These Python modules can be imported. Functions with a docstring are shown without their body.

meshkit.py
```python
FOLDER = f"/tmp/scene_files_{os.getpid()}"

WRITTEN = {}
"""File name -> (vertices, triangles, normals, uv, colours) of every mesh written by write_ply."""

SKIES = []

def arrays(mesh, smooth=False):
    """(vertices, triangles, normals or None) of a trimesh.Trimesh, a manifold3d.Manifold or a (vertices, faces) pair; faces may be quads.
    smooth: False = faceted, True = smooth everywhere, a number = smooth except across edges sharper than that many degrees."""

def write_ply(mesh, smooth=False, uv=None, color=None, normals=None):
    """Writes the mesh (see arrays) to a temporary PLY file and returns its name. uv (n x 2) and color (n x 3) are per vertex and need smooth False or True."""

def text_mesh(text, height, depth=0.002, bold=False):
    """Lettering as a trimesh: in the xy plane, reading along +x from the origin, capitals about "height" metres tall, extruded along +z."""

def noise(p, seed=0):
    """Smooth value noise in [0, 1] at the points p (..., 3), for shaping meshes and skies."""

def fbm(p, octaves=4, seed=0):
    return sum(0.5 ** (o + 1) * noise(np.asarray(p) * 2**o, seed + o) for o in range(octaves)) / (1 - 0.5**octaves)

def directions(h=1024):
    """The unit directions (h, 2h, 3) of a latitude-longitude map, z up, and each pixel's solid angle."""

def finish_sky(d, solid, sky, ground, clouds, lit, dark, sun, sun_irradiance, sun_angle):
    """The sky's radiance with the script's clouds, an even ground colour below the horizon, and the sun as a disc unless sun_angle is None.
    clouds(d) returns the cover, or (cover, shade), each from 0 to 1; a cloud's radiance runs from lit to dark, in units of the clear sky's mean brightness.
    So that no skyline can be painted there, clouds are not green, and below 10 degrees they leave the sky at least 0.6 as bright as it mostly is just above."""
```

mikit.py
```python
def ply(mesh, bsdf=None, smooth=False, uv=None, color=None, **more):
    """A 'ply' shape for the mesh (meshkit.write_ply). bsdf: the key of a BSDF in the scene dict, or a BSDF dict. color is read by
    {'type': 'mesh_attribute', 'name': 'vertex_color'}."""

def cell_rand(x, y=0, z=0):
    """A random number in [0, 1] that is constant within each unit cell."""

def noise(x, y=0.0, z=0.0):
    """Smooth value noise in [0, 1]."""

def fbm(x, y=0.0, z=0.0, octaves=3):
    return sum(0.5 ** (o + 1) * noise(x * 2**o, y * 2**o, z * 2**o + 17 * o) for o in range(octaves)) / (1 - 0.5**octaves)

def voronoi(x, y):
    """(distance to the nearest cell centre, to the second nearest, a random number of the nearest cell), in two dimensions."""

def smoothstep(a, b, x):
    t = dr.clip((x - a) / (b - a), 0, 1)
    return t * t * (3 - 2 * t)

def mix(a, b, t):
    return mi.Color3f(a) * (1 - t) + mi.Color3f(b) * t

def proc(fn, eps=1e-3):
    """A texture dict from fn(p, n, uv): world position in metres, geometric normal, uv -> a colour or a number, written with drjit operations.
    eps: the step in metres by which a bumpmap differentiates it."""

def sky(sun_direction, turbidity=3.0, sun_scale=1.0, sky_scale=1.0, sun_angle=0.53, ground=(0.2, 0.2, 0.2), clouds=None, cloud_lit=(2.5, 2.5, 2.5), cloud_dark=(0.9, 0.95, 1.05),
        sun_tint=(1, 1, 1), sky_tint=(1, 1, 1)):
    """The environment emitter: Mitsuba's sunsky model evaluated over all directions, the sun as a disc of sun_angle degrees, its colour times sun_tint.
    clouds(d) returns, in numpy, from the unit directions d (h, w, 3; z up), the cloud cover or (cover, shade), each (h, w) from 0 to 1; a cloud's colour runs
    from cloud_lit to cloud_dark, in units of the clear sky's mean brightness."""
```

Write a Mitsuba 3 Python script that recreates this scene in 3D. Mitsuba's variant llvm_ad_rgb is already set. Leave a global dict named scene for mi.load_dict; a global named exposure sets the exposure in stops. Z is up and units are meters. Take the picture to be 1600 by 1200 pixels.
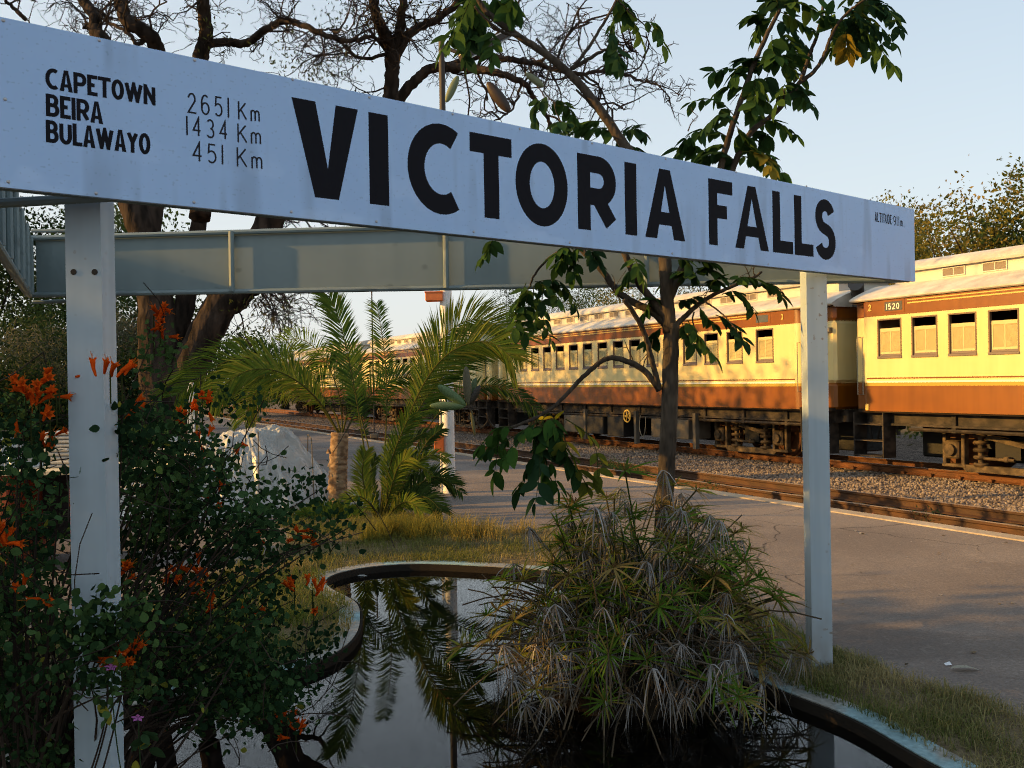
import math, numpy as np, trimesh, mitsuba as mi, mikit, meshkit
import drjit as dr
import shapely, shapely.ops
from shapely.geometry import Polygon, LineString, box as sbox
from mikit import proc, noise, fbm, voronoi, smoothstep, mix
T = mi.ScalarTransform4f
scene, labels = {}, {}
rng = np.random.default_rng(7)

# ------------------------------------------------------------------ camera, sky, exposure
FPX, ROLL, HC, EYE = 1500.0, 0.0172, 595.0, 1.7        # focal length in photo pixels, roll, horizon row, eye height
_p = math.atan((600 - HC) / FPX); _a = math.atan(ROLL)
FWD = np.array([0, math.cos(_p), -math.sin(_p)]); _u0 = np.array([0, math.sin(_p), math.cos(_p)])
RIGHT = math.cos(_a) * np.array([1.0, 0, 0]) - math.sin(_a) * _u0
UP = math.sin(_a) * np.array([1.0, 0, 0]) + math.cos(_a) * _u0
ORG = np.array([0, 0, EYE])
scene['camera'] = {'type': 'perspective', 'fov': math.degrees(2 * math.atan(800 / FPX)), 'fov_axis': 'x', 'near_clip': 0.05, 'far_clip': 4000.0,
                   'to_world': T().look_at(origin=ORG.tolist(), target=(ORG + FWD).tolist(), up=UP.tolist())}
SUN_AZ, SUN_EL = math.radians(7.2), math.radians(16)
SUN = (-math.cos(SUN_EL) * math.cos(SUN_AZ), -math.cos(SUN_EL) * math.sin(SUN_AZ), math.sin(SUN_EL))


def haze_cover(d):
    el = np.degrees(np.arcsin(np.clip(d[..., 2], -1, 1)))
    near = 0.5 + 0.5 * (d @ (np.array(SUN) / np.linalg.norm(SUN)))              # the haze is thicker towards the sun
    return np.clip(0.60 * np.exp(-np.clip(el, 0, 90) / 26) + 0.14 + 0.30 * near, 0, .92), np.clip(el / 50, 0, 1) * (1 - .5 * near)


scene['sky'] = mikit.sky(SUN, turbidity=4, sun_scale=2.2, sky_scale=3.15, sun_tint=(1.0, 0.80, 0.40), clouds=haze_cover,
                         cloud_lit=(1.22, 1.19, 1.14), cloud_dark=(0.97, 1.06, 1.10), sky_tint=(0.99, 1.04, 1.06), ground=(0.14, 0.12, 0.10))
exposure = 1.6


def ray(x, y): return FWD + RIGHT * (x - 800) / FPX - UP * (y - 600) / FPX
def onz(x, y, z=0.0):
    r = ray(x, y); return ORG + r * (z - EYE) / r[2]
def at(x, y, Y):
    r = ray(x, y); return ORG + r * Y / r[1]
def onplane(x, y, p0, n):
    r = ray(x, y); return ORG + r * ((np.asarray(p0) - ORG) @ n) / (r @ n)


# ------------------------------------------------------------------ mesh helpers
class MB:
    """collects vertices and triangles of one mesh"""
    def __init__(self): self.v, self.f, self.c, self.n = [], [], [], 0
    def add(self, v, f, c=None):
        v = np.asarray(v, float); f = np.asarray(f, int)
        if f.shape[1] == 4: f = np.vstack([f[:, [0, 1, 2]], f[:, [0, 2, 3]]])
        self.v.append(v); self.f.append(f + self.n); self.n += len(v)
        if c is not None: self.c.append(np.broadcast_to(np.asarray(c, float), (len(v), 3)))
        return self
    def tm(self, m, c=None): return self.add(m.vertices, m.faces, c)
    def box(self, lo, hi, ch=0.0, c=None):
        lo, hi = np.asarray(lo, float), np.asarray(hi, float)
        if ch <= 0:
            v = np.array([[x, y, z] for x in (lo[0], hi[0]) for y in (lo[1], hi[1]) for z in (lo[2], hi[2])])
            return self.add(v, CUBEF, c)
        ch = min(ch, 0.45 * (hi - lo).min())
        pts = []
        for k in range(3):
            a = lo + ch; b = hi - ch; a2, b2 = a.copy(), b.copy(); a2[k] = lo[k]; b2[k] = hi[k]
            pts += [[x, y, z] for x in (a2[0], b2[0]) for y in (a2[1], b2[1]) for z in (a2[2], b2[2])]
        h = trimesh.convex.convex_hull(np.array(pts)); return self.tm(h, c)
    def tube(self, p, r, sides=6, cap=True, c=None):
        p = np.asarray(p, float); n = len(p); r = np.broadcast_to(np.asarray(r, float), (n,))
        t = np.gradient(p, axis=0); t /= np.linalg.norm(t, axis=1, keepdims=True) + 1e-12
        a = np.cross(t[0], [0, 0, 1.0] if abs(t[0][2]) < 0.9 else [1.0, 0, 0]); A = []
        for k in range(n):
            a = a - t[k] * (a @ t[k]); a = a / (np.linalg.norm(a) + 1e-12); A.append(a)
        A = np.array(A); B = np.cross(t, A); ang = np.arange(sides) * 2 * np.pi / sides
        v = p[:, None] + r[:, None, None] * (np.cos(ang)[None, :, None] * A[:, None] + np.sin(ang)[None, :, None] * B[:, None])
        i, j = np.meshgrid(np.arange(n - 1), np.arange(sides), indexing='ij'); j2 = (j + 1) % sides
        f = np.stack([i * sides + j, i * sides + j2, (i + 1) * sides + j2, (i + 1) * sides + j], -1).reshape(-1, 4)
        f = np.vstack([f[:, [0, 1, 2]], f[:, [0, 2, 3]]]); v = v.reshape(-1, 3)
        if cap:
            m = len(v); v = np.vstack([v, p[:1], p[-1:]]); k = np.arange(sides); k2 = (k + 1) % sides
            f = np.vstack([f, np.stack([k2, k, k * 0 + m], 1), np.stack([k + (n - 1) * sides, k2 + (n - 1) * sides, k * 0 + m + 1], 1)])
        return self.add(v, f, c)
    def poly(self, g, z0, z1, c=None):
        """a shapely polygon in x, y between heights z0 and z1"""
        for q in getattr(g, 'geoms', [g]):
            if q.is_empty or q.area < 1e-9: continue
            m = trimesh.creation.extrude_polygon(q, z1 - z0, engine='earcut'); m.apply_translation([0, 0, z0]); self.tm(m, c)
        return self
    def arrays(self): return np.vstack(self.v), np.vstack(self.f)
    def map(self, fn):
        self.v = [fn(v) for v in self.v]; return self


CUBEF = np.array([[0, 1, 3], [0, 3, 2], [4, 6, 7], [4, 7, 5], [0, 4, 5], [0, 5, 1], [2, 3, 7], [2, 7, 6], [0, 2, 6], [0, 6, 4], [1, 5, 7], [1, 7, 3]])
_count = {}
def numbered(key):
    k = _count.get(key, -1) + 1; _count[key] = k
    return key if k == 0 else f'{key}_{k:03d}'
def ply(mb, bsdf, smooth=False):
    v, f = mb.arrays(); c = np.vstack(mb.c) if mb.c else None
    return mikit.ply((v, f), bsdf, smooth=(True if (smooth and c is not None) else smooth), color=c)
def put(key, mb, bsdf, smooth=False, to=None, numbering=True):
    key = numbered(key) if numbering else key
    d = mb if isinstance(mb, dict) else ply(mb, bsdf, smooth)
    scene[key] = {**d, 'to_world': T(to)} if to is not None else d
    return key
def tag(key, label=None, category=None, group=None, kind=None):
    labels[key] = {k: v for k, v in (('label', label), ('category', category), ('group', group), ('kind', kind)) if v}
    return key
def structure(key, mb, bsdf, smooth=False):
    k = put(key, mb, bsdf, smooth); labels[k] = {'kind': 'structure'}; return k
def scatter(tv, tf, pos, X, Y, Z, sc, col=None):
    """copies of a template; frames X, Y, Z (n, 3), sc (n,) or (n, 3)"""
    n, k = len(pos), len(tv); sc = np.asarray(sc, float); sc = sc[:, None] * np.ones(3) if sc.ndim == 1 else sc
    q = tv[None] * sc[:, None, :]
    v = pos[:, None] + q[..., :1] * X[:, None] + q[..., 1:2] * Y[:, None] + q[..., 2:] * Z[:, None]
    f = tf[None] + (np.arange(n) * k)[:, None, None]
    c = None if col is None else np.repeat(col, k, axis=0)
    return v.reshape(-1, 3), f.reshape(-1, 3), c
def unit(v): return v / (np.linalg.norm(v, axis=-1, keepdims=True) + 1e-12)
def frames(dirs, ups=None, r=rng):
    X = unit(dirs); U = r.normal(size=X.shape) if ups is None else np.broadcast_to(ups, X.shape) + 0
    Y = unit(np.cross(U, X)); return X, Y, np.cross(X, Y)
LEAF2 = (np.array([[0, 0, 0], [0.45, 0.5, 0.10], [1, 0, -0.05], [0.45, -0.5, 0.10]]), np.array([[0, 2, 1], [0, 3, 2]]))
_x = np.array([0, .12, .35, .62, .85, 1.0]); _w = np.array([.02, .30, .5, .44, .22, 0.0])
_lv = [[x, 0, -.10 * x * x] for x in _x] + [[x, w, .12 * w - .10 * x * x] for x, w in zip(_x[1:5], _w[1:5])] + [[x, -w, .12 * w - .10 * x * x] for x, w in zip(_x[1:5], _w[1:5])]
_lf = []
for s_, o in ((1, 6), (-1, 10)):
    q = [[0, 1, o], *[t for k in range(3) for t in ([1 + k, 2 + k, o + k], [2 + k, o + k + 1, o + k])], [4, 5, o + 3]]
    _lf += q if s_ > 0 else [t[::-1] for t in q]
LEAF = (np.array(_lv), np.array(_lf))
def spline(p, n=24):
    """smooth curve through the points"""
    p = np.asarray(p, float)
    if len(p) < 3: return np.array([p[0] + (p[-1] - p[0]) * t for t in np.linspace(0, 1, n)])
    t = np.r_[0, np.cumsum(np.linalg.norm(np.diff(p, axis=0), axis=1) ** .5)]
    from scipy.interpolate import PchipInterpolator, CubicSpline
    return CubicSpline(t, p, bc_type='natural')(np.linspace(0, t[-1], n))


# ------------------------------------------------------------------ materials
def rgb(*c): return {'type': 'rgb', 'value': list(c)}
def two(d): return {'type': 'twosided', 'bsdf': d}
def diffuse(c): return two({'type': 'diffuse', 'reflectance': c if isinstance(c, dict) else rgb(*c)})
def prin(c, rough=0.6, spec=0.5, metal=0.0, **k): return {'type': 'principled', 'base_color': c if isinstance(c, dict) else rgb(*c), 'roughness': rough, 'specular': spec, 'metallic': metal, **k}
def bump(b, fn, scale=1.0, eps=2e-3): return two({'type': 'bumpmap', 'arbitrary': proc(fn, eps), 'scale': scale, 'bsdf': b})


def asphalt(p, n, uv):
    g = fbm(p.x * 90, p.y * 90, 0, 2); m = fbm(p.x * .9, p.y * .9, 3, 4); b = fbm(p.x * .22 + 9, p.y * .5, 5, 3)
    wx = p.x + 0.25 * (fbm(p.x * 2.5, p.y * 2.5, 1, 3) - .5); wy = p.y + 0.25 * (fbm(p.x * 2.5, p.y * 2.5, 7, 3) - .5)
    d1, d2, w = voronoi(wx * .42, wy * .42)
    crack = 1 - smoothstep(0.0, 0.012, d2 - d1)
    crack = crack * smoothstep(.45, .6, fbm(p.x * .5, p.y * .5, 11, 2))
    patch = smoothstep(.62, .66, b)
    c = mix((.125, .103, .088), (.165, .137, .116), smoothstep(.3, .7, m)) * (0.72 + 0.56 * g)
    c = c * (1 - 0.22 * patch) * (1 - 0.72 * crack)
    light = smoothstep(.80, .86, noise(p.x * 26, p.y * 26, 2)) * .25
    return c + mi.Color3f(.25, .23, .2) * light * .35
def asphalt_h(p, n, uv): return 0.004 * fbm(p.x * 70, p.y * 70, 0, 2) + 0.01 * fbm(p.x * 3, p.y * 3, 0, 2)
scene['m_asphalt'] = bump(prin(proc(asphalt), .85, .3), asphalt_h)
def soil(p, n, uv):
    return mix((.085, .065, .042), (.19, .15, .09), fbm(p.x * 7, p.y * 7, 0, 4)) * (.7 + .6 * fbm(p.x * 60, p.y * 60, 1, 2))
scene['m_soil'] = diffuse(proc(soil))
def gravelbed(p, n, uv):
    d1, d2, w = voronoi(p.x * 16, p.y * 16)
    return mix((.10, .08, .07), (.32, .26, .21), w) * (.35 + .65 * smoothstep(0, .25, d2 - d1)) * (.8 + .4 * fbm(p.x, p.y, 0, 3))
scene['m_ballast'] = diffuse(proc(gravelbed))
scene['m_stone'] = two({'type': 'diffuse', 'reflectance': {'type': 'mesh_attribute', 'name': 'vertex_color'}})
scene['m_leaf'] = {'type': 'principledthin', 'base_color': {'type': 'mesh_attribute', 'name': 'vertex_color'}, 'roughness': .45, 'diff_trans': .7, 'spec_trans': 0.0}
scene['m_glossy'] = two(prin({'type': 'mesh_attribute', 'name': 'vertex_color'}, .5, .4))
def bark(p, n, uv):
    f = fbm(p.x * 9, p.y * 9, p.z * 2.2, 4); return mix((.013, .010, .008), (.054, .039, .030), smoothstep(.25, .75, f))
def bark_h(p, n, uv): return 0.05 * fbm(p.x * 11, p.y * 11, p.z * 2.5, 3)
scene['m_bark'] = bump(prin(proc(bark), .95, .1), bark_h)
def ybark(p, n, uv):
    f = fbm(p.x * 60, p.y * 60, p.z * 14, 3); g = fbm(p.x * 6, p.y * 6, p.z * 5, 2)
    return mix((.032, .025, .019), (.088, .069, .052), smoothstep(.25, .75, .6 * f + .4 * g))
def ybark_h(p, n, uv): return 0.008 * fbm(p.x * 70, p.y * 70, p.z * 16, 2)
scene['m_ybark'] = bump(prin(proc(ybark), .9, .15), ybark_h)
def sandbark(p, n, uv):
    ring = fbm(p.x * 16, p.y * 16, p.z * 22, 4); return mix((.14, .085, .05), (.36, .25, .15), smoothstep(.25, .75, ring))
scene['m_palmbark'] = bump(prin(proc(sandbark), .95, .1), lambda p, n, uv: 0.012 * fbm(p.x * 22, p.y * 22, p.z * 26, 3))
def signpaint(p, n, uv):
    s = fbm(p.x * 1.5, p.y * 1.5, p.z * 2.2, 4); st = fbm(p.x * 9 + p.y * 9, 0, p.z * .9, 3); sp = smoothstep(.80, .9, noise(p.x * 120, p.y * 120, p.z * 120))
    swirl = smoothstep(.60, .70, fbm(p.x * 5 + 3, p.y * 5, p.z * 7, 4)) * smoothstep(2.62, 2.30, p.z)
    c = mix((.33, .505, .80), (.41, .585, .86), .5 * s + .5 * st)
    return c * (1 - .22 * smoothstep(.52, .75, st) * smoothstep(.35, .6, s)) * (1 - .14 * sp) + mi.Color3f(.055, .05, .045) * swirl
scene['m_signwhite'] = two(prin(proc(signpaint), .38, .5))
def signgrey(p, n, uv):
    s = fbm(p.x * 1.3, p.y * 1.3, p.z * 2.0, 4); st = fbm(p.x * 14, p.y * 14, p.z * 1.2, 3)
    spot = smoothstep(.66, .74, fbm(p.x * 7, p.y * 7, p.z * 7 + 4, 3))
    return mix((.155, .205, .21), (.235, .285, .28), .55 * s + .45 * st) * (1 - .25 * spot)
scene['m_signgrey'] = two(prin(proc(signgrey), .5, .4))
def postpaint(p, n, uv):
    st = fbm(p.x * 30, p.y * 30, p.z * 1.4, 3); rust = smoothstep(.84, .90, noise(p.x * 60, p.y * 60, p.z * 45)) * smoothstep(.45, .7, fbm(p.x * 3, p.y * 3, p.z * 2, 2))
    low = smoothstep(.55, 0.0, p.z) * fbm(p.x * 22, p.y * 22, p.z * 10, 3)
    return mix(mix((.30, .375, .425), (.39, .46, .51), st), (.20, .13, .08), dr.clip(rust * .7 + low * .55, 0, 1))
scene['m_post'] = two(prin(proc(postpaint), .42, .5))
scene['m_letter'] = two(prin((.010, .010, .014), .75, .12))
scene['m_letterthin'] = two(prin((.022, .023, .03), .75, .12))
scene['m_darkmetal'] = two(prin((.05, .047, .045), .5, .5))
scene['m_screw'] = two(prin((.45, .45, .46), .4, .5, .6))
def concrete(p, n, uv):
    s = fbm(p.x * 4, p.y * 4, 0, 4); t = smoothstep(.42, .58, fbm(p.x * 2.6 + 5, p.y * 2.6, 0, 4)); g = fbm(p.x * 50, p.y * 50, 0, 2)
    return mix(mix((.16, .16, .14), (.30, .29, .26), s), (.17, .31, .34), t * .75) * (.7 + .6 * g)
scene['m_rim'] = two(prin(proc(concrete), .8, .3))
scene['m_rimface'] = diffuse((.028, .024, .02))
scene['m_water'] = {'type': 'dielectric', 'int_ior': 1.33, 'ext_ior': 1.0}
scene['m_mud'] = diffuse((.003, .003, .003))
def coping(p, n, uv): return mix((.33, .26, .18), (.50, .41, .30), fbm(p.x * 3, p.y * 3, 0, 4)) * (.75 + .5 * fbm(p.x * 40, p.y * 40, 0, 2))
scene['m_coping'] = diffuse(proc(coping))
def dirty(a, b, sx, sz, rough=.42, spec=.5):
    def fn(p, n, uv): return mix(a, b, smoothstep(.25, .75, .5 * fbm(p.x * sx, p.y * sx, p.z * sz, 3) + .5 * fbm(p.x * 1.1, p.y * 1.1, p.z * 1.6 + 3, 3)))
    return two(prin(proc(fn), rough, spec))
scene['m_cream'] = dirty((.69, .545, .225), (.75, .60, .27), 9, .6, .33)
scene['m_brown'] = dirty((.165, .047, .0015), (.215, .065, .002), 9, .6, .36)
scene['m_gold'] = two(prin((.62, .42, .10), .35))
scene['m_olive'] = two(prin((.38, .26, .03), .4))
scene['m_whiteline'] = two(prin((.85, .80, .62), .4))
scene['m_roof'] = dirty((.40, .36, .30), (.62, .57, .48), 6, 3, .6, .3)
scene['m_vent'] = diffuse((.24, .20, .16))
scene['m_ventframe'] = two(prin((.56, .52, .44), .5))
scene['m_shutter'] = two(prin((.55, .47, .23), .5, .4))
scene['m_winframe'] = two(prin((.14, .085, .05), .45))
scene['m_sill'] = two(prin((.16, .12, .10), .45))
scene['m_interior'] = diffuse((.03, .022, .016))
def grime(p, n, uv): return mix((.016, .012, .009), (.058, .042, .028), smoothstep(.3, .75, fbm(p.x * 7, p.y * 7, p.z * 7, 4)))
scene['m_under'] = two(prin(proc(grime), .7, .35))
def bogiem(p, n, uv): return mix((.035, .023, .012), (.115, .078, .040), smoothstep(.25, .75, fbm(p.x * 9, p.y * 9, p.z * 9, 4)))
scene['m_bogie'] = two(prin(proc(bogiem), .7, .35))
scene['m_box'] = dirty((.08, .068, .052), (.16, .135, .10), 6, 3, .8, .2)
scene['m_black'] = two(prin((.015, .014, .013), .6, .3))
scene['m_steel'] = two(prin((.30, .26, .19), .4, .5, .7))
def rust(p, n, uv): return mix((.055, .024, .010), (.17, .062, .02), fbm(p.x * 5, p.y * 5, p.z * 12, 4)) * (.75 + .5 * fbm(p.x * 60, p.y * 60, p.z * 60, 2))
scene['m_rust'] = two(prin(proc(rust), .75, .3))
scene['m_raildark'] = two(prin(proc(lambda p, n, uv: mix((.022, .013, .008), (.10, .042, .016), fbm(p.x * 4, p.y * 4, p.z * 9, 3))), .7, .35))  # darker brown tone for the near rails
scene['m_railtop'] = two(prin((.34, .27, .22), .35, .5, .5))
def sleeperm(p, n, uv): return mix((.09, .065, .045), (.26, .20, .13), fbm(p.x * 12, p.y * 12, p.z * 12, 4))
scene['m_sleeper'] = diffuse(proc(sleeperm))
def oily(p, n, uv): return mix((.022, .017, .013), (.085, .06, .042), fbm(p.x * 6, p.y * 6, 0, 4)) * (.6 + .8 * fbm(p.x * 45, p.y * 45, 0, 2))
scene['m_trackbed'] = diffuse(proc(oily))
scene['m_yellow'] = two(prin((.62, .40, .06), .4))
scene['m_lampwhite'] = dirty((.60, .59, .56), (.78, .77, .74), 20, 3, .5, .4)
scene['m_lamppole'] = two(prin((.05, .042, .036), .6, .3))
scene['m_orange'] = dirty((.50, .12, .03), (.66, .19, .05), 14, 14, .5, .4)
def plastic(p, n, uv): return mix((.30, .295, .275), (.54, .53, .49), fbm(p.x * 3, p.y * 3, p.z * 5, 4))
scene['m_wrap'] = two(prin(proc(plastic), .35, .6))
scene['m_board'] = diffuse((.62, .54, .38))
scene['m_red'] = dirty((.24, .05, .025), (.34, .08, .03), 12, 12, .6, .3)
scene['m_whitepaint'] = two(prin((.68, .68, .68), .5))
scene['m_glassgrey'] = two(prin((.10, .11, .12), .15, .6))

# ------------------------------------------------------------------ ground, platform, pond, track
TH = math.radians(26.6)
DV = np.array([-math.sin(TH), math.cos(TH), 0]); NV = np.array([math.cos(TH), math.sin(TH), 0])
EDGE_L, RAIL_N, RAIL_T, GAUGE, RAIL_Z = 9.1, 10.65, 15.75, 1.067, -0.16
def LSP(L, s, z=0.0): return NV * L + DV * s + np.array([0, 0, z])
def track_matrix(L0, s0=0.0, z0=0.0):
    """local x along the line away from the camera, y towards the platform, z up"""
    m = np.eye(4); m[:3, 0] = DV; m[:3, 1] = -NV; m[:3, 2] = [0, 0, 1]; m[:3, 3] = LSP(L0, s0, z0); return m

g = MB()
gx = np.r_[-1500, -400, -150, -60, 0, 60, 150, 400, 1500]
X, Y = np.meshgrid(gx, gx, indexing='ij'); k = len(gx)
i, j = np.meshgrid(np.arange(k - 1), np.arange(k - 1), indexing='ij')
g.add(np.stack([X, Y, X * 0 - .75], -1).reshape(-1, 3), np.stack([i * k + j, (i + 1) * k + j, (i + 1) * k + j + 1, i * k + j + 1], -1).reshape(-1, 4))
structure('ground', g, 'm_soil')

def smoothpoly(pts, n=140):
    p = np.asarray(pts, float); p = np.vstack([p, p[:1]])
    from scipy.interpolate import CubicSpline
    t = np.r_[0, np.cumsum(np.linalg.norm(np.diff(p, axis=0), axis=1))]
    q = CubicSpline(t, p, bc_type='periodic')(np.linspace(0, t[-1], n + 1)[:-1]); return Polygon(q).buffer(0)
GARDEN = smoothpoly([(3.3, 2.4), (2.72, 4.0), (2.38, 4.95), (1.98, 5.7), (1.70, 7.1), (1.35, 8.9), (.62, 10.7), (-.45, 11.05), (-1.2, 12.2), (-1.95, 13.0), (-2.75, 13.1), (-2.95, 12.2), (-2.45, 10.6), (-2.65, 8.6), (-3.3, 6.6), (-4.6, 4.6), (-5.0, 1.5), (-3.5, -1.2), (0, -1.6), (2.9, -.8)])
POND = smoothpoly([(2.0, 3.1), (1.80, 4.13), (1.63, 4.75), (1.40, 5.2), (1.25, 6.2), (.95, 7.6), (.35, 8.45), (-.38, 8.78), (-.9, 8.92), (-1.38, 8.78), (-1.62, 8.42), (-1.52, 7.9), (-1.24, 7.4), (-1.13, 6.95), (-1.08, 6.45), (-1.20, 5.86), (-1.72, 5.35), (-2.25, 4.75), (-2.0, 4.0), (-1.1, 3.5), (0, 3.2), (1.2, 2.75)], 180)
RIM = POND.buffer(.15)
half = np.array([LSP(EDGE_L - .24, -60), LSP(EDGE_L - .24, 190), LSP(-90, 190), LSP(-90, -60)])[:, :2]
PLAT = Polygon(half).difference(GARDEN)
structure('platform', MB().poly(PLAT, -.40, 0.0), 'm_asphalt')
structure('platform_edge', MB().box((-60, 0, -.40), (190, .24, .014), .008).map(lambda v: v @ track_matrix(EDGE_L)[:3, :3].T + LSP(EDGE_L, 0)), 'm_coping')
structure('garden_soil', MB().poly(GARDEN.difference(RIM), -.3, .006), 'm_soil')
rim = MB().poly(RIM.difference(POND), -.34, .018)
structure('pond_rim', rim, 'm_rim')
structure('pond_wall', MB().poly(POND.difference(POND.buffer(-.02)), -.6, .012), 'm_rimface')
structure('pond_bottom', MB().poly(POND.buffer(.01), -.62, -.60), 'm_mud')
pw = MB()
wm = shapely.constrained_delaunay_triangles(POND) if hasattr(shapely, 'constrained_delaunay_triangles') else None
tv, tf = trimesh.creation.triangulate_polygon(POND.buffer(-.01), engine='earcut')
WATER_Z = -.045
pw.add(np.c_[tv, np.full(len(tv), WATER_Z)], tf)
v_, f_ = pw.arrays(); a_, b_, c_ = v_[f_[:, 0]], v_[f_[:, 1]], v_[f_[:, 2]]
if np.cross(b_ - a_, c_ - a_)[:, 2].sum() < 0: pw.f = [f_[:, ::-1]]
structure('pond_water', pw, 'm_water')

# track beds
def bed(key, L0, L1, s0, s1, z, mat, ns=200, nl=24, amp=.03):
    s = np.linspace(s0, s1, ns); L = np.linspace(L0, L1, nl); S, LL = np.meshgrid(s, L, indexing='ij')
    P = NV * LL[..., None] + DV * S[..., None]; P[..., 2] = z + amp * (meshkit.fbm(P * 2.2 + 5, 4) - .5) * 2
    i, j = np.meshgrid(np.arange(ns - 1), np.arange(nl - 1), indexing='ij')
    f = np.stack([i * nl + j, i * nl + j + 1, (i + 1) * nl + j + 1, (i + 1) * nl + j], -1).reshape(-1, 4)
    structure(key, MB().add(P.reshape(-1, 3), f[:, ::-1]), mat, True)
bed('ballast_bed', 9.0, 12.1, -30, 190, -.345, 'm_trackbed', 300, 12, .02)
bed('ballast_bed_001', 12.0, 26, -30, 190, -.345, 'm_ballast', 300, 40, .025)
ns = 26000
s_ = np.r_[rng.uniform(5.5, 26, 19000), rng.uniform(26, 60, 7000)]; L_ = np.r_[rng.uniform(11.85, 15.9, 19000), rng.uniform(11.85, 15.9, 7000)]
pp = NV * L_[:, None] + DV * s_[:, None]; pp[:, 2] = -.338 + rng.uniform(-.012, .016, ns) + .025 * (meshkit.fbm(pp * 2.2 + 5, 4) - .5) * 2
ico = trimesh.creation.icosahedron(); iv = np.array(ico.vertices) * np.array([1, .8, .62])
X_, Y_, Z_ = frames(rng.normal(size=(ns, 3)))
t_ = rng.random((ns, 1)); base = np.array([[.16, .125, .10]]) * (1 - t_) + np.array([[.33, .27, .215]]) * t_
base = base * (1 + .25 * (rng.random((ns, 1)) - .5)) * np.where(rng.random((ns, 1)) < .12, .45, 1)
v, f, c = scatter(iv * (1 + .25 * (rng.random(iv.shape) - .5)), np.array(ico.faces), pp, X_, Y_, Z_, rng.uniform(.016, .038, ns)[:, None] * np.ones(3), base)
tag(put('gravel', MB().add(v, f, c), 'm_stone'), 'pinkish grey ballast stones spread between the two railway tracks', 'gravel', kind='stuff')

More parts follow.
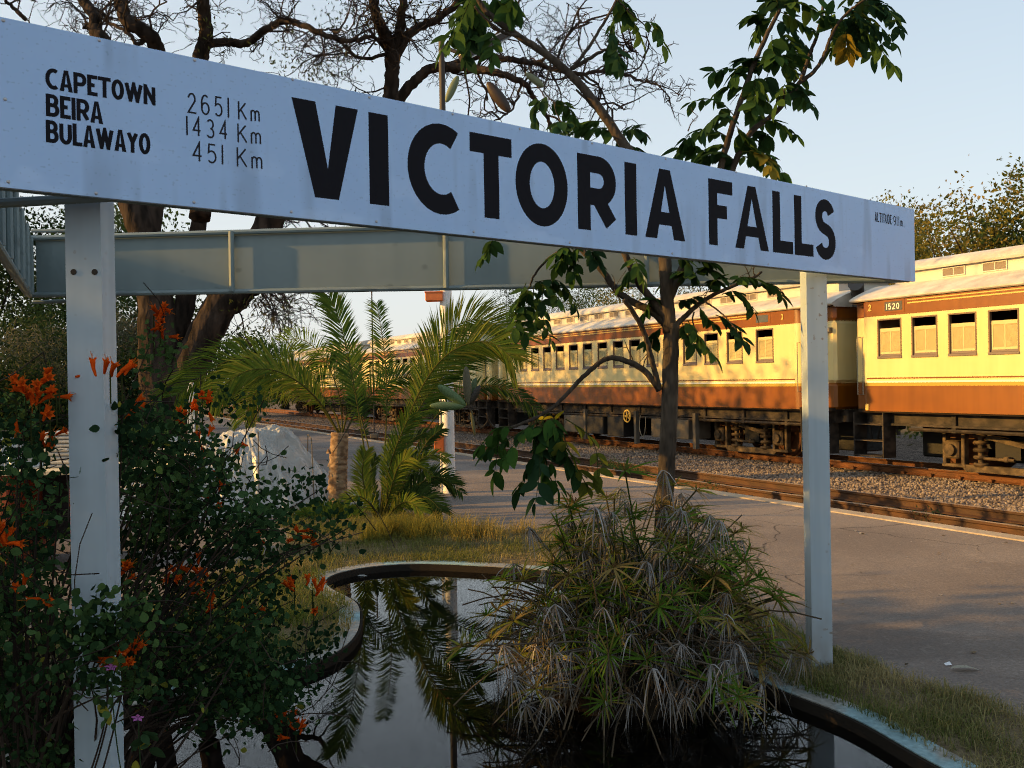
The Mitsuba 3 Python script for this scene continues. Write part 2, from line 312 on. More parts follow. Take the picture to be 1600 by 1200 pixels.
def rail(L, key, s0=-20, s1=150, mat='m_rust'):
    prof = Polygon([(-.055, 0), (.055, 0), (.055, .012), (.012, .03), (.010, .105), (.033, .118), (.033, .150), (-.033, .150), (-.033, .118), (-.010, .105), (-.012, .03), (-.055, .012)])
    m = trimesh.creation.extrude_polygon(prof, s1 - s0, engine='earcut'); v = np.array(m.vertices)
    v = np.c_[v[:, 2] + s0, v[:, 0], v[:, 1] + RAIL_Z - .153]
    M = track_matrix(L); put(key, MB().add(v @ M[:3, :3].T + M[:3, 3], np.array(m.faces)), mat)
    h = MB().box((s0, -.027, RAIL_Z - .0022), (s1, .027, RAIL_Z)); h.map(lambda v: v @ M[:3, :3].T + M[:3, 3]); put(key + '__running_surface', h, 'm_railtop')
sl = MB().box((-.11, -.5, -.14), (.11, 1.55, 0), .012)
sl_d = ply(sl, 'm_sleeper')
clip_d = ply(MB().tm(trimesh.convex.convex_hull(np.array([[x, y, z] for x, y, z in [(-.05, .058, -.01), (.05, .058, -.01), (-.05, .11, -.01), (.05, .11, -.01), (-.05, .058, .03), (.05, .058, .03), (-.04, .10, .03), (.04, .10, .03), (-.02, .07, .055), (.02, .07, .055), (.02, .09, .05), (-.02, .09, .05)]]))), 'm_rust')
for trk, L0, lab in (('railway_track', RAIL_N, 'rusty near track running empty along the platform edge'), ('railway_track_001', RAIL_T, 'rusty far track carrying the cream and brown carriages')):
    tag(trk, lab, 'railway track', 'two parallel railway tracks')
    mt = 'm_rust' if trk[-1] == '1' else 'm_raildark'; rail(L0, trk + '__rail', mat=mt); rail(L0 + GAUGE, trk + '__rail_001', mat=mt)
    for q in range(64):
        s = 5.2 + q * .66; z = -.316 if trk[-1] == '1' else -.318
        put(f'{trk}__sleeper', sl_d, None, to=track_matrix(L0 + GAUGE + .02, s + rng.uniform(-.03, .03), z + rng.uniform(-.006, .001)) @ np.array(T().rotate([0, 0, 1], rng.uniform(-1.5, 1.5)).matrix))
        if q < 30: put(f'{trk}__rail_clip', clip_d, None, to=track_matrix(L0, s, RAIL_Z - .140))

# ------------------------------------------------------------------ station sign
postR = onz(1285, 1050); YR = postR[1]
ZB = at(1270, 427, YR - .07)[2]
A0 = onz(1430, 440, ZB); X0 = onz(0, 292, ZB)
ZTA = at(1430, 327, A0[1])[2]; ZTX = at(0, 25, X0[1])[2]
AB = unit((X0 - A0)[:2]); AB = np.array([AB[0], AB[1], 0])          # from the right end towards the near left end
LEN = np.linalg.norm((X0 - A0)[:2]) + .12
NB = np.array([-AB[1], AB[0], 0]);  NB = NB if NB @ (ORG - A0) > 0 else -NB    # faces the reader
EX = -AB                                                             # reading direction
B0 = A0 + AB * LEN
def board_t(x, y):
    P = onplane(x, y, A0 + NB * .0, NB); return (P - B0) @ EX, P[2]
ztop = lambda t: ZTX + (ZTA - ZTX) * ((t - (LEN - np.linalg.norm((X0 - A0)[:2]))) / np.linalg.norm((X0 - A0)[:2]))
def on_board(v, off=0.0):
    """local (t, height, out) -> world"""
    return B0 * np.array([1, 1, 0]) + v[:, :1] * EX + (v[:, 2:3] + off) * NB + v[:, 1:2] * np.array([0, 0, 1.0])
sign = tag('station_sign', 'large white painted station name board with black lettering on two posts above the pond', 'station sign')
m = MB(); th = .018
nt = 2
corn = np.array([[0, ZB, 0], [LEN, ZB, 0], [LEN, ztop(LEN), 0], [0, ztop(0), 0]])
face = Polygon(corn[:, :2]); e = trimesh.creation.extrude_polygon(face, th, engine='earcut'); v = np.array(e.vertices); v[:, 2] -= th
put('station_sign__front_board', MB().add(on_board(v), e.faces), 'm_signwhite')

# glyphs as strokes in a unit box
def arc(cx, cy, rx, ry, a0, a1, n=22):
    a = np.radians(np.linspace(a0, a1, n)); return [(cx + rx * math.cos(q), cy + ry * math.sin(q)) for q in a]
GL = {
 'V': [[(0, 1), (.5, 0), (1, 1)]], 'I': [[(.5, 0), (.5, 1)]], 'C': [arc(.66, .5, .66, .5, 58, 302)], 'T': [[(0, 1), (1, 1)], [(.5, 0), (.5, 1)]],
 'O': [arc(.5, .5, .5, .5, 0, 366, 45)], 'R': [[(0, 0), (0, 1), (.55, 1)] + arc(.55, .72, .42, .28, 90, -90) + [(0, .44)], [(.48, .44), (1, 0)]],
 'A': [[(0, 0), (.5, 1), (1, 0)], [(.18, .26), (.82, .26)]], 'F': [[(0, 0), (0, 1), (1, 1)], [(0, .52), (.9, .52)]], 'L': [[(0, 1), (0, 0), (1, 0)]],
 'S': [arc(.5, .76, .46, .24, 20, 250, 16) + arc(.5, .25, .5, .25, 75, -160, 18)], 'P': [[(0, 0), (0, 1), (.55, 1)] + arc(.55, .72, .45, .28, 90, -90) + [(0, .44)]],
 'E': [[(1, 1), (0, 1), (0, 0), (1, 0)], [(0, .52), (.85, .52)]], 'W': [[(0, 1), (.26, 0), (.5, .95), (.74, 0), (1, 1)]], 'N': [[(0, 0), (0, 1), (1, 0), (1, 1)]],
 'B': [[(0, 0), (0, 1), (.5, 1)] + arc(.5, .76, .40, .24, 90, -90) + [(0, .52)], [(.5, .52)] + arc(.52, .26, .48, .26, 90, -90) + [(0, 0)]],
 'U': [[(0, 1), (0, .3)] + arc(.5, .32, .5, .32, 180, 360) + [(1, .3), (1, 1)]], 'Y': [[(0, 1), (.5, .48), (1, 1)], [(.5, .48), (.5, 0)]], 'D': [[(0, 0), (0, 1), (.45, 1)] + arc(.45, .5, .55, .5, 90, -90) + [(0, 0)]],
 'K': [[(0, 0), (0, 1)], [(.9, 1), (.05, .42)], [(.25, .58), (1, 0)]], 'm': [[(0, 0), (0, .60)], [(0, .38)] + arc(.25, .40, .25, .22, 180, 0) + [(.5, 0)], [(.5, .38)] + arc(.75, .40, .25, .22, 180, 0) + [(1, 0)]],
 '1': [[(.5, 0), (.5, 1)]], '2': [arc(.5, .72, .45, .28, 170, -20, 16) + [(0, 0), (1, 0)]], '3': [arc(.48, .75, .42, .25, 150, -90, 16), arc(.48, .25, .48, .26, 90, -150, 16)],
 '4': [[(.72, 0), (.72, 1), (0, .30), (1, .30)]], '5': [[(.9, 1), (.15, 1), (.08, .55)] + arc(.45, .32, .5, .32, 120, -140, 18)], '6': [[(.85, .92)] + arc(.5, .62, .5, .38, 60, 180, 12) + [(0, .3)], arc(.5, .30, .5, .30, 0, 370, 31)],
 '9': [arc(.5, .70, .5, .30, 0, 370, 31), [(1, .7)] + arc(.5, .38, .5, .38, 0, -120, 12)], '0': [arc(.5, .5, .5, .5, 0, 370, 41)], ':': [[(.5, .68), (.5, .72)], [(.5, .18), (.5, .22)]], '.': [[(.5, 0), (.5, .03)]]}
def glyph(ch, x0, x1, z0, z1, sw, swh=None):
    """outline of a painted letter filling x0..x1, z0..z1; sw = stroke width"""
    w = x1 - x0; h = z1 - z0; out = []
    if ch in 'VA' :
        k = sw * 1.06
        if ch == 'V': out = [Polygon([(0, 1 * h), (k, h), (w / 2 + .02 * w, k * 1.15), (w - k, h), (w, h), (w / 2 + k * .52, 0), (w / 2 - k * .52, 0)])]
        else:
            o = Polygon([(0, 0), (k, 0), (w / 2, h - k * .9), (w - k, 0), (w, 0), (w / 2 + k * .46, h), (w / 2 - k * .46, h)])
            out = [o, sbox(w * .22, h * .20, w * .78, h * .20 + sw * .8)]
    else:
        a = sw / 2
        for st in GL[ch]:
            q = [((0 if (x == 0 and ch == 'T') else w if (x == 1 and ch in 'TEFL2') else a + x * max(w - sw, 1e-4)), a + z * (h - sw)) for x, z in st]
            if len(st) == 2 or ch in 'TFELKIN14PRBDUY' :
                q = [(x, (z if 0 < zz < 1 else (0 if zz <= 0 else h)) if (len(st) == 2 and abs(st[0][0] - st[1][0]) < 1e-6) else z) for (x, z), (xx, zz) in zip(q, st)]
            out.append(LineString(q).buffer(a, cap_style='flat', join_style='mitre', mitre_limit=3))
        out = [o.buffer(0) for o in out]
        if ch in 'NKW': out = [shapely.ops.unary_union(out).intersection(sbox(0, 0, w, h))]
        if ch in 'RFELPBDNKUY':
            out = [shapely.ops.unary_union(out + ([sbox(0, 0, sw, h)] if ch not in 'UY' else [])).intersection(sbox(0, 0, w, h))]
    return shapely.affinity.translate(shapely.ops.unary_union([o.buffer(0) for o in out]), x0, z0)
import shapely.affinity
def lettering(key, glyphs, mat='m_letter'):
    m = MB()
    for g_ in glyphs: m.poly(g_, 0.0, .0012)
    m.map(lambda v: on_board(v)); put(key, m, mat)
# big name: (character, left px, right px) measured on the photograph's baseline
def tpx(x, y): return board_t(x, y)[0]
zt_, zb_ = board_t(592, 178)[1], board_t(592, 320)[1]
zt2, zb2 = board_t(1126, 282)[1], board_t(1126, 384)[1]
def zrow(t, a, b, ta, tb): return a + (b - a) * (t - ta) / (tb - ta)
tA, tB = tpx(592, 250), tpx(1126, 333)
for word, spec in (('VICTORIA', [('V', 457, 560), ('I', 577, 607), ('C', 637, 722), ('T', 735, 800), ('O', 806, 887), ('R', 903, 964), ('I', 977, 995), ('A', 1008, 1070)]), ('FALLS', [('F', 1108, 1145), ('A', 1149, 1201), ('L', 1208, 1239), ('L', 1242, 1271), ('S', 1274, 1306)])):
    gs = []
    for ch, xa, xb in spec:
        y = 25 + .2112 * xa + 115
        t0, t1 = tpx(xa, y), tpx(xb, y); tm = (t0 + t1) / 2
        z1, z0 = zrow(tm, zt_, zt2, tA, tB), zrow(tm, zb_, zb2, tA, tB)
        o = .008 if ch in 'COS' else 0
        gs.append(glyph(ch, t0, t1, z0 - o, z1 + o, ((t1 - t0) if ch == 'I' else .085 if ch == 'V' else .076 if word[0] == 'V' else .066)))
    lettering('station_sign__front_board__lettering', gs) if word == 'VICTORIA' else lettering('station_sign__front_board__lettering_001', gs)
nl_ = [1]; DBG = []
def line(text, px0, py0, px1, py1, hpx0, sw, widths=None, gap=.012, mat='m_letter', space=.5):
    """a row of text between two baseline pixels; hpx0 = letter height in pixels at its left end"""
    t0, z0 = board_t(px0, py0); t1, z1 = board_t(px1, py1); zt = board_t(px0, py0 - hpx0)[1]; h = zt - z0
    rel = [(widths or {}).get(c, {'I': .3, '1': .3, 'W': 1.35, ' ': space, 'm': .95, ':': .3, '.': .3, 'E': .72, 'L': .7, 'F': .7}.get(c, .9)) for c in text]
    DBG.append((text, round(t1 - t0, 3), round(h, 3)))
    tot = sum(rel); n_ = len(text); unitw = ((t1 - t0) - gap * (n_ - 1)) / tot; x = t0; gs = []
    for c, r in zip(text, rel):
        w = unitw * r; zz = z0 + (z1 - z0) * (x - t0) / (t1 - t0)
        if c != ' ': gs.append(glyph(c, x, x + max(w, sw * 1.0001), zz, zz + h, min(sw, h * .3)))
        x += w + gap
    nl_[0] += 1; lettering(f'station_sign__front_board__lettering_{nl_[0]:03d}', gs, mat)
line('CAPETOWN', 71, 138, 243, 165, 33, .0112, gap=.0022)
line('BEIRA', 72, 181, 161, 194, 35, .0112, gap=.0022)
line('BULAWAYO', 72, 222, 235, 242, 35, .0112, gap=.0022)
line('2651', 293, 176, 358, 184, 32, .0052, gap=.016, mat='m_letterthin', widths={'1': .16})
line('Km', 372, 186, 406, 191, 28, .0052, gap=.012, mat='m_letterthin')
line('1434', 291, 211, 356, 219, 30, .0052, gap=.016, mat='m_letterthin', widths={'1': .16})
line('Km', 371, 222, 408, 226, 29, .0052, gap=.012, mat='m_letterthin')
line('451', 301, 252, 349, 257, 31, .0052, gap=.016, mat='m_letterthin', widths={'1': .16})
line('Km', 370, 260, 410, 265, 30, .0052, gap=.014, mat='m_letterthin')
line('ALTITUDE:', 1367, 346, 1395, 351, 15, .0066, gap=.005, mat='m_letterthin')
line('911m.', 1396, 352, 1413, 355, 15, .0055, gap=.012, mat='m_letterthin')
scr = MB(); bolt = trimesh.creation.icosphere(1, .0055)
bolt_d = None
def screws(key, pts):
    for (x, y) in pts:
        t, z = board_t(x, y); s = MB(); vv = np.array(bolt.vertices) * [1, 1, .55]; vv = vv[:, [0, 1, 2]] + [t, z, .0005]
        put('station_sign__front_board__screw', MB().add(on_board(vv), bolt.faces), 'm_screw', True)
screws('', [(5, 32), (155, 63), (304, 94), (457, 124), (577, 152), (707, 178), (812, 201), (925, 224), (1040, 248), (1150, 269), (1260, 291), (1360, 312), (8, 155), (13, 284), (150, 302), (303, 316), (455, 331), (588, 346), (740, 362), (890, 379), (1050, 396), (1200, 413), (1350, 430)])

# triangle frame: C is the far left corner
ZB2 = ZB + .012
YC = A0[1] + .02
C0 = at(47, 463, YC); C0[2] = ZB2
ZC = at(120, 371, YC)[2]; ZR = at(592, 354, YC)[2]
r_ = .016
def bar(key, p, r=r_, mat='m_signgrey', sides=8): put(key, MB().tube(p, r, sides), mat, 40)
def slab(key, P, Q, z0P, z1P, z0Q, z1Q, th, mat):
    d = unit((Q - P)[:2]); nn = np.array([-d[1], d[0]]) * th / 2; v = []
    for pt, za, zb in ((P, z0P, z1P), (Q, z0Q, z1Q)):
        for sgn in (-1, 1):
            for z in (za, zb): v.append([pt[0] + sgn * nn[0], pt[1] + sgn * nn[1], z])
    h = trimesh.convex.convex_hull(np.array(v)); put(key, MB().tm(h), mat)
Ab = A0 - NB * .05 + AB * .04
slopeZ = (ZR - ZC) / (at(592, 354, YC)[0] - at(120, 371, YC)[0])
zAtop = ZR + .0
slab('station_sign__back_board', C0 + [.03, .03, 0], Ab + [0, .03, 0], ZB2, ZC, ZB2, zAtop + .03, .012, 'm_signgrey')
bar('station_sign__frame_bar', [C0 + [0, 0, 0], Ab * [1, 1, 0] + [0, 0, ZB2]])
bar('station_sign__frame_bar', [np.r_[C0[:2], ZC], np.r_[Ab[:2], zAtop + .03]])
bar('station_sign__frame_bar', [np.r_[C0[:2] + [-.03, .10], ZC + .062], np.r_[(C0[0] + .5), C0[1] + .10, ZC + .055]], .012)
bar('station_sign__frame_bar', [np.r_[C0[:2] + [-.03, .10], ZB2 - .035], np.r_[(C0[0] + .5), C0[1] + .10, ZB2 - .03]], .012)
for x in (362, 697, 1010):
    P = at(x, 420, YC - .012); bar('station_sign__frame_stiffener', [np.r_[P[:2], ZB2], np.r_[P[:2], ZC + .02]], .018)
Bb = B0 - NB * .03 + EX * .02
slab('station_sign__side_board', np.r_[Bb[:2], 0] + [-.03, 0, 0], C0 + [-.03, 0, 0] + unit((C0 - Bb) * [1, 1, 0]) * .10, ZB, ztop(0) - .01, ZB2, ZC, .012, 'm_signgrey')
bar('station_sign__frame_bar', [np.r_[Bb[:2], ZB], np.r_[C0[:2], ZB2]], .018)
bar('station_sign__frame_bar', [np.r_[Bb[:2], ztop(0) - .03], np.r_[C0[:2], ZC]], .016)
for q in np.linspace(.12, .985, 8):
    P = Bb + (C0 - Bb) * q; zt = (ztop(0) - .03) + (ZC - ztop(0) + .03) * q
    bar('station_sign__frame_stiffener', [np.r_[P[:2] + [.012, 0], ZB2], np.r_[P[:2] + [.012, 0], zt]], .017)
# cross pipe under the board
P1 = onz(300, 318, ZB - .005); P0 = onz(0, 322, ZB - .005); P0 = P0 + (P0 - P1) * .12; P0[2] += .006; P1 = P1 + unit(P0 - P1) * .17; P1[2] += .026
bar('station_sign__frame_bar', [P0, P1], .0155, 'm_signgrey')
bar('station_sign__frame_bar', [A0 - NB * .045 + [0, 0, .012], B0 - NB * .045 + [0, 0, .012]], .014)
bar('station_sign__frame_bar', [A0 - NB * .045 + [0, 0, ZTA - ZB - .03], B0 - NB * .045 + [0, 0, ztop(0) - ZB - .03]], .014)
# posts: channel section, flanges to the right
def channel(key, corner, ang, z0, z1, w=.148, d=.09, t=.008):
    lip = .014
    p = Polygon([(0, 0), (w, 0), (w, d), (w - lip, d), (w - lip, d - t), (w - t, d - t), (w - t, t), (t, t), (t, d - t), (lip, d - t), (lip, d), (0, d)]).buffer(.003, join_style='round').buffer(-.003)
    m = trimesh.creation.extrude_polygon(p, z1 - z0, engine='earcut'); v = np.array(m.vertices); v[:, 2] += z0
    c, s = math.cos(ang), math.sin(ang); v = np.c_[v[:, 0] * c - v[:, 1] * s + corner[0], v[:, 0] * s + v[:, 1] * c + corner[1], v[:, 2]]
    put(key, MB().add(v, np.array(m.faces)), 'm_post')
YL = P1[1] + .045
Lc = at(104, 500, YL)
for x_ in (115, 148):
    P = at(x_, 425, YL - .001); put('station_sign__post_bolt_hole', MB().tm(trimesh.creation.cylinder(.0095, .004, sections=14, transform=np.array([[1, 0, 0, P[0]], [0, 0, 1, YL - .001], [0, -1, 0, P[2]], [0, 0, 0, 1.]]))), 'm_black')
channel('station_sign__post', Lc[:2], 0.0, -.6, ZB + .33, w=at(160, 500, YL)[0] - Lc[0], d=.105)
Rc = at(1264, 700, YR)
channel('station_sign__post', Rc[:2] - [0, .0], 0.0, -.25, ZB + .33, w=at(1296, 700, YR)[0] - Rc[0], d=.12)

# ------------------------------------------------------------------ train
BODY_L = 14.85
def coach(s0, s1, wins, vents, label, number=None, plate=True, near_detail=True, ends=(True, True), bog=(), gear=True, ve=(1.15, 1.15), lines=None):
    """a carriage between s0 (near end) and s1 (far end): wins = [(s_low, s_high)], in track coordinates"""
    key = numbered('passenger_carriage'); tag(key, label, 'railway carriage', 'carriages of the waiting train')
    M = track_matrix(BODY_L)
    W = lambda m: m.map(lambda v: v @ M[:3, :3].T + M[:3, 3])
    P = lambda name, m, mat, smooth=False: put(key + '__' + name, W(m), mat, smooth)
    zb, zw0, zw1, ze = .98, 2.01, 2.78, 3.17
    a, b = s0 + ve[0], s1 - ve[1]                      # the wide body; vestibules beyond
    def wall(z0, z1, v0, v1, holes=True, x0=a, x1=b):
        g = sbox(x0, z0, x1, z1)
        if holes: g = g.difference(shapely.ops.unary_union([sbox(p, zw0, q, zw1) for p, q in wins])) if wins else g
        m = MB().poly(g, v0, v1); m.map(lambda v: v[:, [0, 2, 1]]); m.f = [f[:, ::-1] for f in m.f]; return m
    P('body_side', wall(1.54, 2.84, -.05, 0), 'm_cream')
    P('lower_panel', wall(zb, 1.54, -.05, 0, False), 'm_brown')
    P('fascia', wall(2.84, ze + .02, -.05, .004, False), 'm_brown')
    st = lambda z0, z1, mat, o=.003: P('painted_line', MB().box((a + .01, -.01, z0), (b - .01, o, z1)), mat)
    st(1.475, 1.54, 'm_olive', .0032); st(1.541, 1.575, 'm_whiteline', .0026); st(1.612, 1.638, 'm_brown')
    for z0, z1 in ((3.095, 3.113), (3.035, 3.058)): P('painted_line', MB().box((a + (lines[0] if lines else .02), -.01, z0), (b - (lines[1] if lines else .02), .007, z1)), 'm_gold')
    # rounded corners towards the vestibules
    for end, x, sg in ((0, a, -1), (1, b, 1)):
        ln = ve[end]; short = ln < .6; th = np.linspace(0, np.pi / 2, 7); rr = .10 if short else .26
        for z0, z1, mat, nm in ((zb, 1.475, 'm_brown', 'corner_panel'), (1.475, 1.54, 'm_olive', None), (1.54, 2.84, 'm_cream', 'corner_panel'), (2.84, ze, 'm_brown', 'corner_panel')):
            v = np.array([[x + sg * rr * math.sin(t), -rr + rr * math.cos(t), z] for z in (z0, z1) for t in th]); k = len(th)
            f = np.array([[q, q + 1, k + q + 1, k + q] for q in range(k - 1)]); P(nm or 'painted_line', MB().add(v, f if sg > 0 else f[:, ::-1]), mat, 30)
        if short:
            q0, q1 = sorted((x + sg * .09, x + sg * ln))
            P('vestibule', MB().box((q0, -2.6, 1.54), (q1, -.11, 2.84), .02), 'm_cream')
            P('vestibule_panel', MB().box((q0, -2.602, zb), (q1 + .001, -.108, 1.54), .02), 'm_brown'); P('vestibule_panel', MB().box((q0, -2.602, 2.84), (q1 + .001, -.108, ze), .02), 'm_brown')
            for hx in (x + sg * .10, x + sg * .24): P('handrail', MB().tube([[hx, -.12, 2.45], [hx, -.01, 2.45], [hx, -.01, 1.30], [hx, -.12, 1.30]], .011, 6), 'm_steel', 40)
            P('corner_bracket', MB().box((x - .06, -.02, .99), (x + sg * .02, .03, 1.12), .01), 'm_gold')
            P('gangway', MB().box(*[np.array(q) for q in zip(*[sorted((x + sg * ln, x + sg * (ln + .15))), (-2.0, -.55), (1.0, 3.1)])], .03), 'm_black')
        else:
            vx0, vx1 = sorted((x + sg * .255, x + sg * 1.05))
            # recessed doorway, then the end pillar
            P('vestibule', MB().box((vx0, -2.5, zb), (vx1, -.30, 1.475)).box((vx0, -2.5, 1.475), (vx1, -.30, 2.84)), 'm_cream')
            P('vestibule_panel', MB().box((vx0, -2.502, zb - .002), (vx1 + .001, -.285, 1.475)), 'm_brown'); P('vestibule_panel', MB().box((vx0, -2.502, 2.84), (vx1 + .001, -.285, ze + .02)), 'm_brown')
            P('vestibule_door', MB().box((vx0 + .12, -.31, 1.02), (vx0 + .68, -.275, 2.75), .01).box((vx0 + .2, -.28, 1.9), (vx0 + .6, -.265, 2.6)), 'm_cream')
            px0, px1 = sorted((x + sg * .80, x + sg * 1.10))
            P('end_pillar', MB().box((px0, -2.6, 1.54), (px1, -.07, 2.84), .06), 'm_cream', 30)
            P('end_panel', MB().box((px0 - .002, -2.602, zb), (px1 + .002, -.068, 1.54), .06), 'm_brown', 30); P('end_panel', MB().box((px0 - .002, -2.602, 2.84), (px1 + .002, -.068, ze), .06), 'm_brown', 30)
            P('gangway', MB().box(*[np.array(q) for q in zip(*[sorted((x + sg * 1.08, x + sg * 1.30)), (-2.0, -.75), (1.0, 3.1)])], .03), 'm_black')
            hx = x + sg * .12
            P('handrail', MB().tube([[hx, -.02, 2.42], [hx, .045, 2.42], [hx, .045, 1.36], [hx, -.02, 1.36]], .010, 6), 'm_steel', 40)
            hx = x + sg * .86
            P('handrail', MB().tube([[hx, -.08, 2.42], [hx, .0, 2.42], [hx, .0, 1.36], [hx, -.08, 1.36]], .010, 6), 'm_steel', 40)
        # entrance steps
        xs = x - sg * .02 if short else x + sg * .52
        for q, z in enumerate((.72, .40, .10)): P('step', MB().box((xs - .36, -.34, z - .02), (xs + .36, -.02 + .02 * q, z)), 'm_under')
        for xq in (xs - .38, xs + .355): P('step_side', MB().box((xq, -.34, .06), (xq + .025, 0, .95)), 'm_under')
        # buffer beam, hoses, coupler
        bx = x + sg * (ln + .01)
        P('buffer_beam', MB().box((min(x, bx), -2.5, .72), (max(x, bx), -.35, .98)), 'm_under')
        P('hose', MB().tube(spline([[bx, -.9, .85], [bx + sg * .10, -.86, .62], [bx + sg * .16, -.85, .38], [bx + sg * .2, -.86, .30]], 10), .026, 6), 'm_black', 40)
        P('coupler', MB().box((min(bx, bx + sg * .16), -1.5, .55), (max(bx, bx + sg * .16), -1.3, .78), .02), 'm_under')
        if not short: P('lamp_bracket', MB().box((min(px0, px1) + .06, -.07, 2.60), (max(px0, px1) - .06, .03, 2.70), .01), 'm_gold' if 0 else 'm_steel')
    # roof: eave, curved lower roof, clerestory wall, top deck
    def skin(pts, mat, name, x0=s0 - .02, x1=s1 + .02, smooth=35):
        p = np.array(pts); k = len(p); v = np.array([[x, q[0], q[1]] for x in (x0, x1) for q in p])
        f = np.array([[q, q + 1, k + q + 1, k + q] for q in range(k - 1)]); m = MB().add(v, f)
        cen = p.mean(0); 
        for x in (x0, x1):
            m.add(np.vstack([[[x, cen[0], cen[1]]], [[x, q[0], q[1]] for q in p]]), np.array([[0, q + 1, (q + 1) % k + 1] for q in range(k)]))
        P(name, m, mat, smooth)
    low = [(.045, 3.150), (.07, 3.172), (.065, 3.20)] + [(.06 - .74 * math.sin(t), 3.20 + .30 * (1 - math.cos(t)) * 0 + .30 * math.sin(t) ** .8) for t in np.linspace(.12, math.pi / 2, 8)]
    lowr = [(-2.8 - q[0], q[1]) for q in low][::-1]
    skin(low + lowr + [(-2.8, 3.12), (0, 3.12)], 'm_roof', 'roof')
    cz0, cz1, cv = 3.49, 3.73, -.66
    P('clerestory', MB().box((s0 + .5, -2.14, cz0 - .06), (s1 - .5, cv, cz1)), 'm_ventframe')
    top = [(cv + .09, cz1 - .02), (cv + .10, cz1 + .02)] + [(-1.4 + (cv + 1.4 + .08) * math.cos(t), cz1 + .03 + .24 * math.sin(t)) for t in np.linspace(.15, math.pi - .15, 14)] + [(-2.24, cz1 + .02), (-2.23, cz1 - .02)]
    skin(top, 'm_roof', 'roof_deck', s0 + .38, s1 - .38)
    for p in vents:
        f = put(key + '__vent', W(MB().box((p, cv - .02, cz0 + .06), (p + .46, cv + .015, cz1 - .055))), 'm_vent')
        fr = MB().box((p - .02, cv - .02, cz0 + .04), (p, cv + .022, cz1 - .035)).box((p + .46, cv - .02, cz0 + .04), (p + .48, cv + .022, cz1 - .035)).box((p - .02, cv - .02, cz0 + .035), (p + .48, cv + .022, cz0 + .055)).box((p - .02, cv - .02, cz1 - .052), (p + .48, cv + .022, cz1 - .032))
        fr.box((p + .22, cv, cz0 + .06), (p + .235, cv + .02, cz1 - .055))
        put(f + '__frame', W(fr), 'm_ventframe')
    # far side, floor, inner partition so that the open windows look into a dark room
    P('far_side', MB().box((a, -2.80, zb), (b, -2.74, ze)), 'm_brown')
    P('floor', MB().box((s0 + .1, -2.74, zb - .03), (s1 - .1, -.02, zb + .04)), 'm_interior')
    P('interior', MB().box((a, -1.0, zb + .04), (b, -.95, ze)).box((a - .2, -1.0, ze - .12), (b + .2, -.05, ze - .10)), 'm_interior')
    # windows
    wd = window_dicts(round(np.mean([q - p for p, q in wins]), 2) if wins else .58, near_detail)
    for p, q in wins:
        tm = track_matrix(BODY_L, (p + q) / 2, zw0) @ np.diag([(q - p) / wd['w'], 1, 1, 1])
        k_ = put(key + '__window', wd['frame'], None, to=tm)
        put(k_ + '__shutter', wd['shutter'], None, to=tm, numbering=False); put(k_ + '__sill', wd['sill'], None, to=tm, numbering=False)
    # underframe
    P('solebar', MB().box((s0 + .2, -.40, .70), (s1 - .2, -.22, .965)).box((s0 + .2, -.46, .70), (s1 - .2, -.16, .74)), 'm_under')
    P('air_pipe', MB().tube([[s0 + 1.2, -.2, .64], [s1 - 1.2, -.2, .64]], .035, 6), 'm_under', 40)
    for q in np.arange(s0 + 1.6, s1 - 1.6, 1.45): P('solebar_bracket', MB().box((q, -.24, .60), (q + .10, -.17, .97), .008), 'm_under')
    P('added_dark_block', MB().box((s0 + .5, -1.9, .02), (s1 - .5, -1.35, .95), .03), 'm_black')  # black block added to keep the space under the carriage dark
    for sc in bog: bogie(key, sc)
    return key, P

_wd = {}
def window_dicts(w, fine):
    if (w, fine) in _wd: return _wd[(w, fine)]
    h = .77; x = w / 2; fr = MB(); t = .028
    fr.box((-x, -.06, 0), (-x + t, .008, h)).box((x - t, -.06, 0), (x, .008, h)).box((-x, -.06, h - t), (x, .008, h)).box((-x, -.07, .02), (x, -.05, .05))
    sill = MB().box((-x - .005, -.05, -.004), (x + .005, .022, .042), .006).box((-x + t, -.045, .046), (x - t, -.02, .085))
    sh = MB(); top = .565; y0 = -.042
    sh.box((-x + t, y0 - .02, .086), (-x + t + .035, y0 + .01, top)).box((x - t - .035, y0 - .02, .086), (x - t, y0 + .01, top))
    sh.box((-x + t, y0 - .02, top - .05), (x - t, y0 + .012, top + .02)).box((-x + t, y0 - .02, .086), (x - t, y0 + .01, .12)).box((-.012, y0 - .02, .10), (.012, y0 + .009, top))
    n = 22 if fine else 10; dz = (top - .05 - .12) / n
    for k in range(n):
        z = .12 + k * dz
        v = np.array([[sx * (x - t - .03), yy, zz] for sx in (-1, 1) for yy, zz in ((y0 - .016, z + dz * 1.0), (y0 + .006, z), (y0 + .006, z + dz * .28), (y0 - .012, z + dz * 1.15))])
        sh.add(v, np.array([[0, 4, 5, 1], [1, 5, 6, 2], [2, 6, 7, 3], [3, 7, 4, 0]]))
    _wd[(w, fine)] = dict(w=w, frame=ply(fr, 'm_winframe'), shutter=ply(sh, 'm_shutter'), sill=ply(sill, 'm_sill'))
    return _wd[(w, fine)]

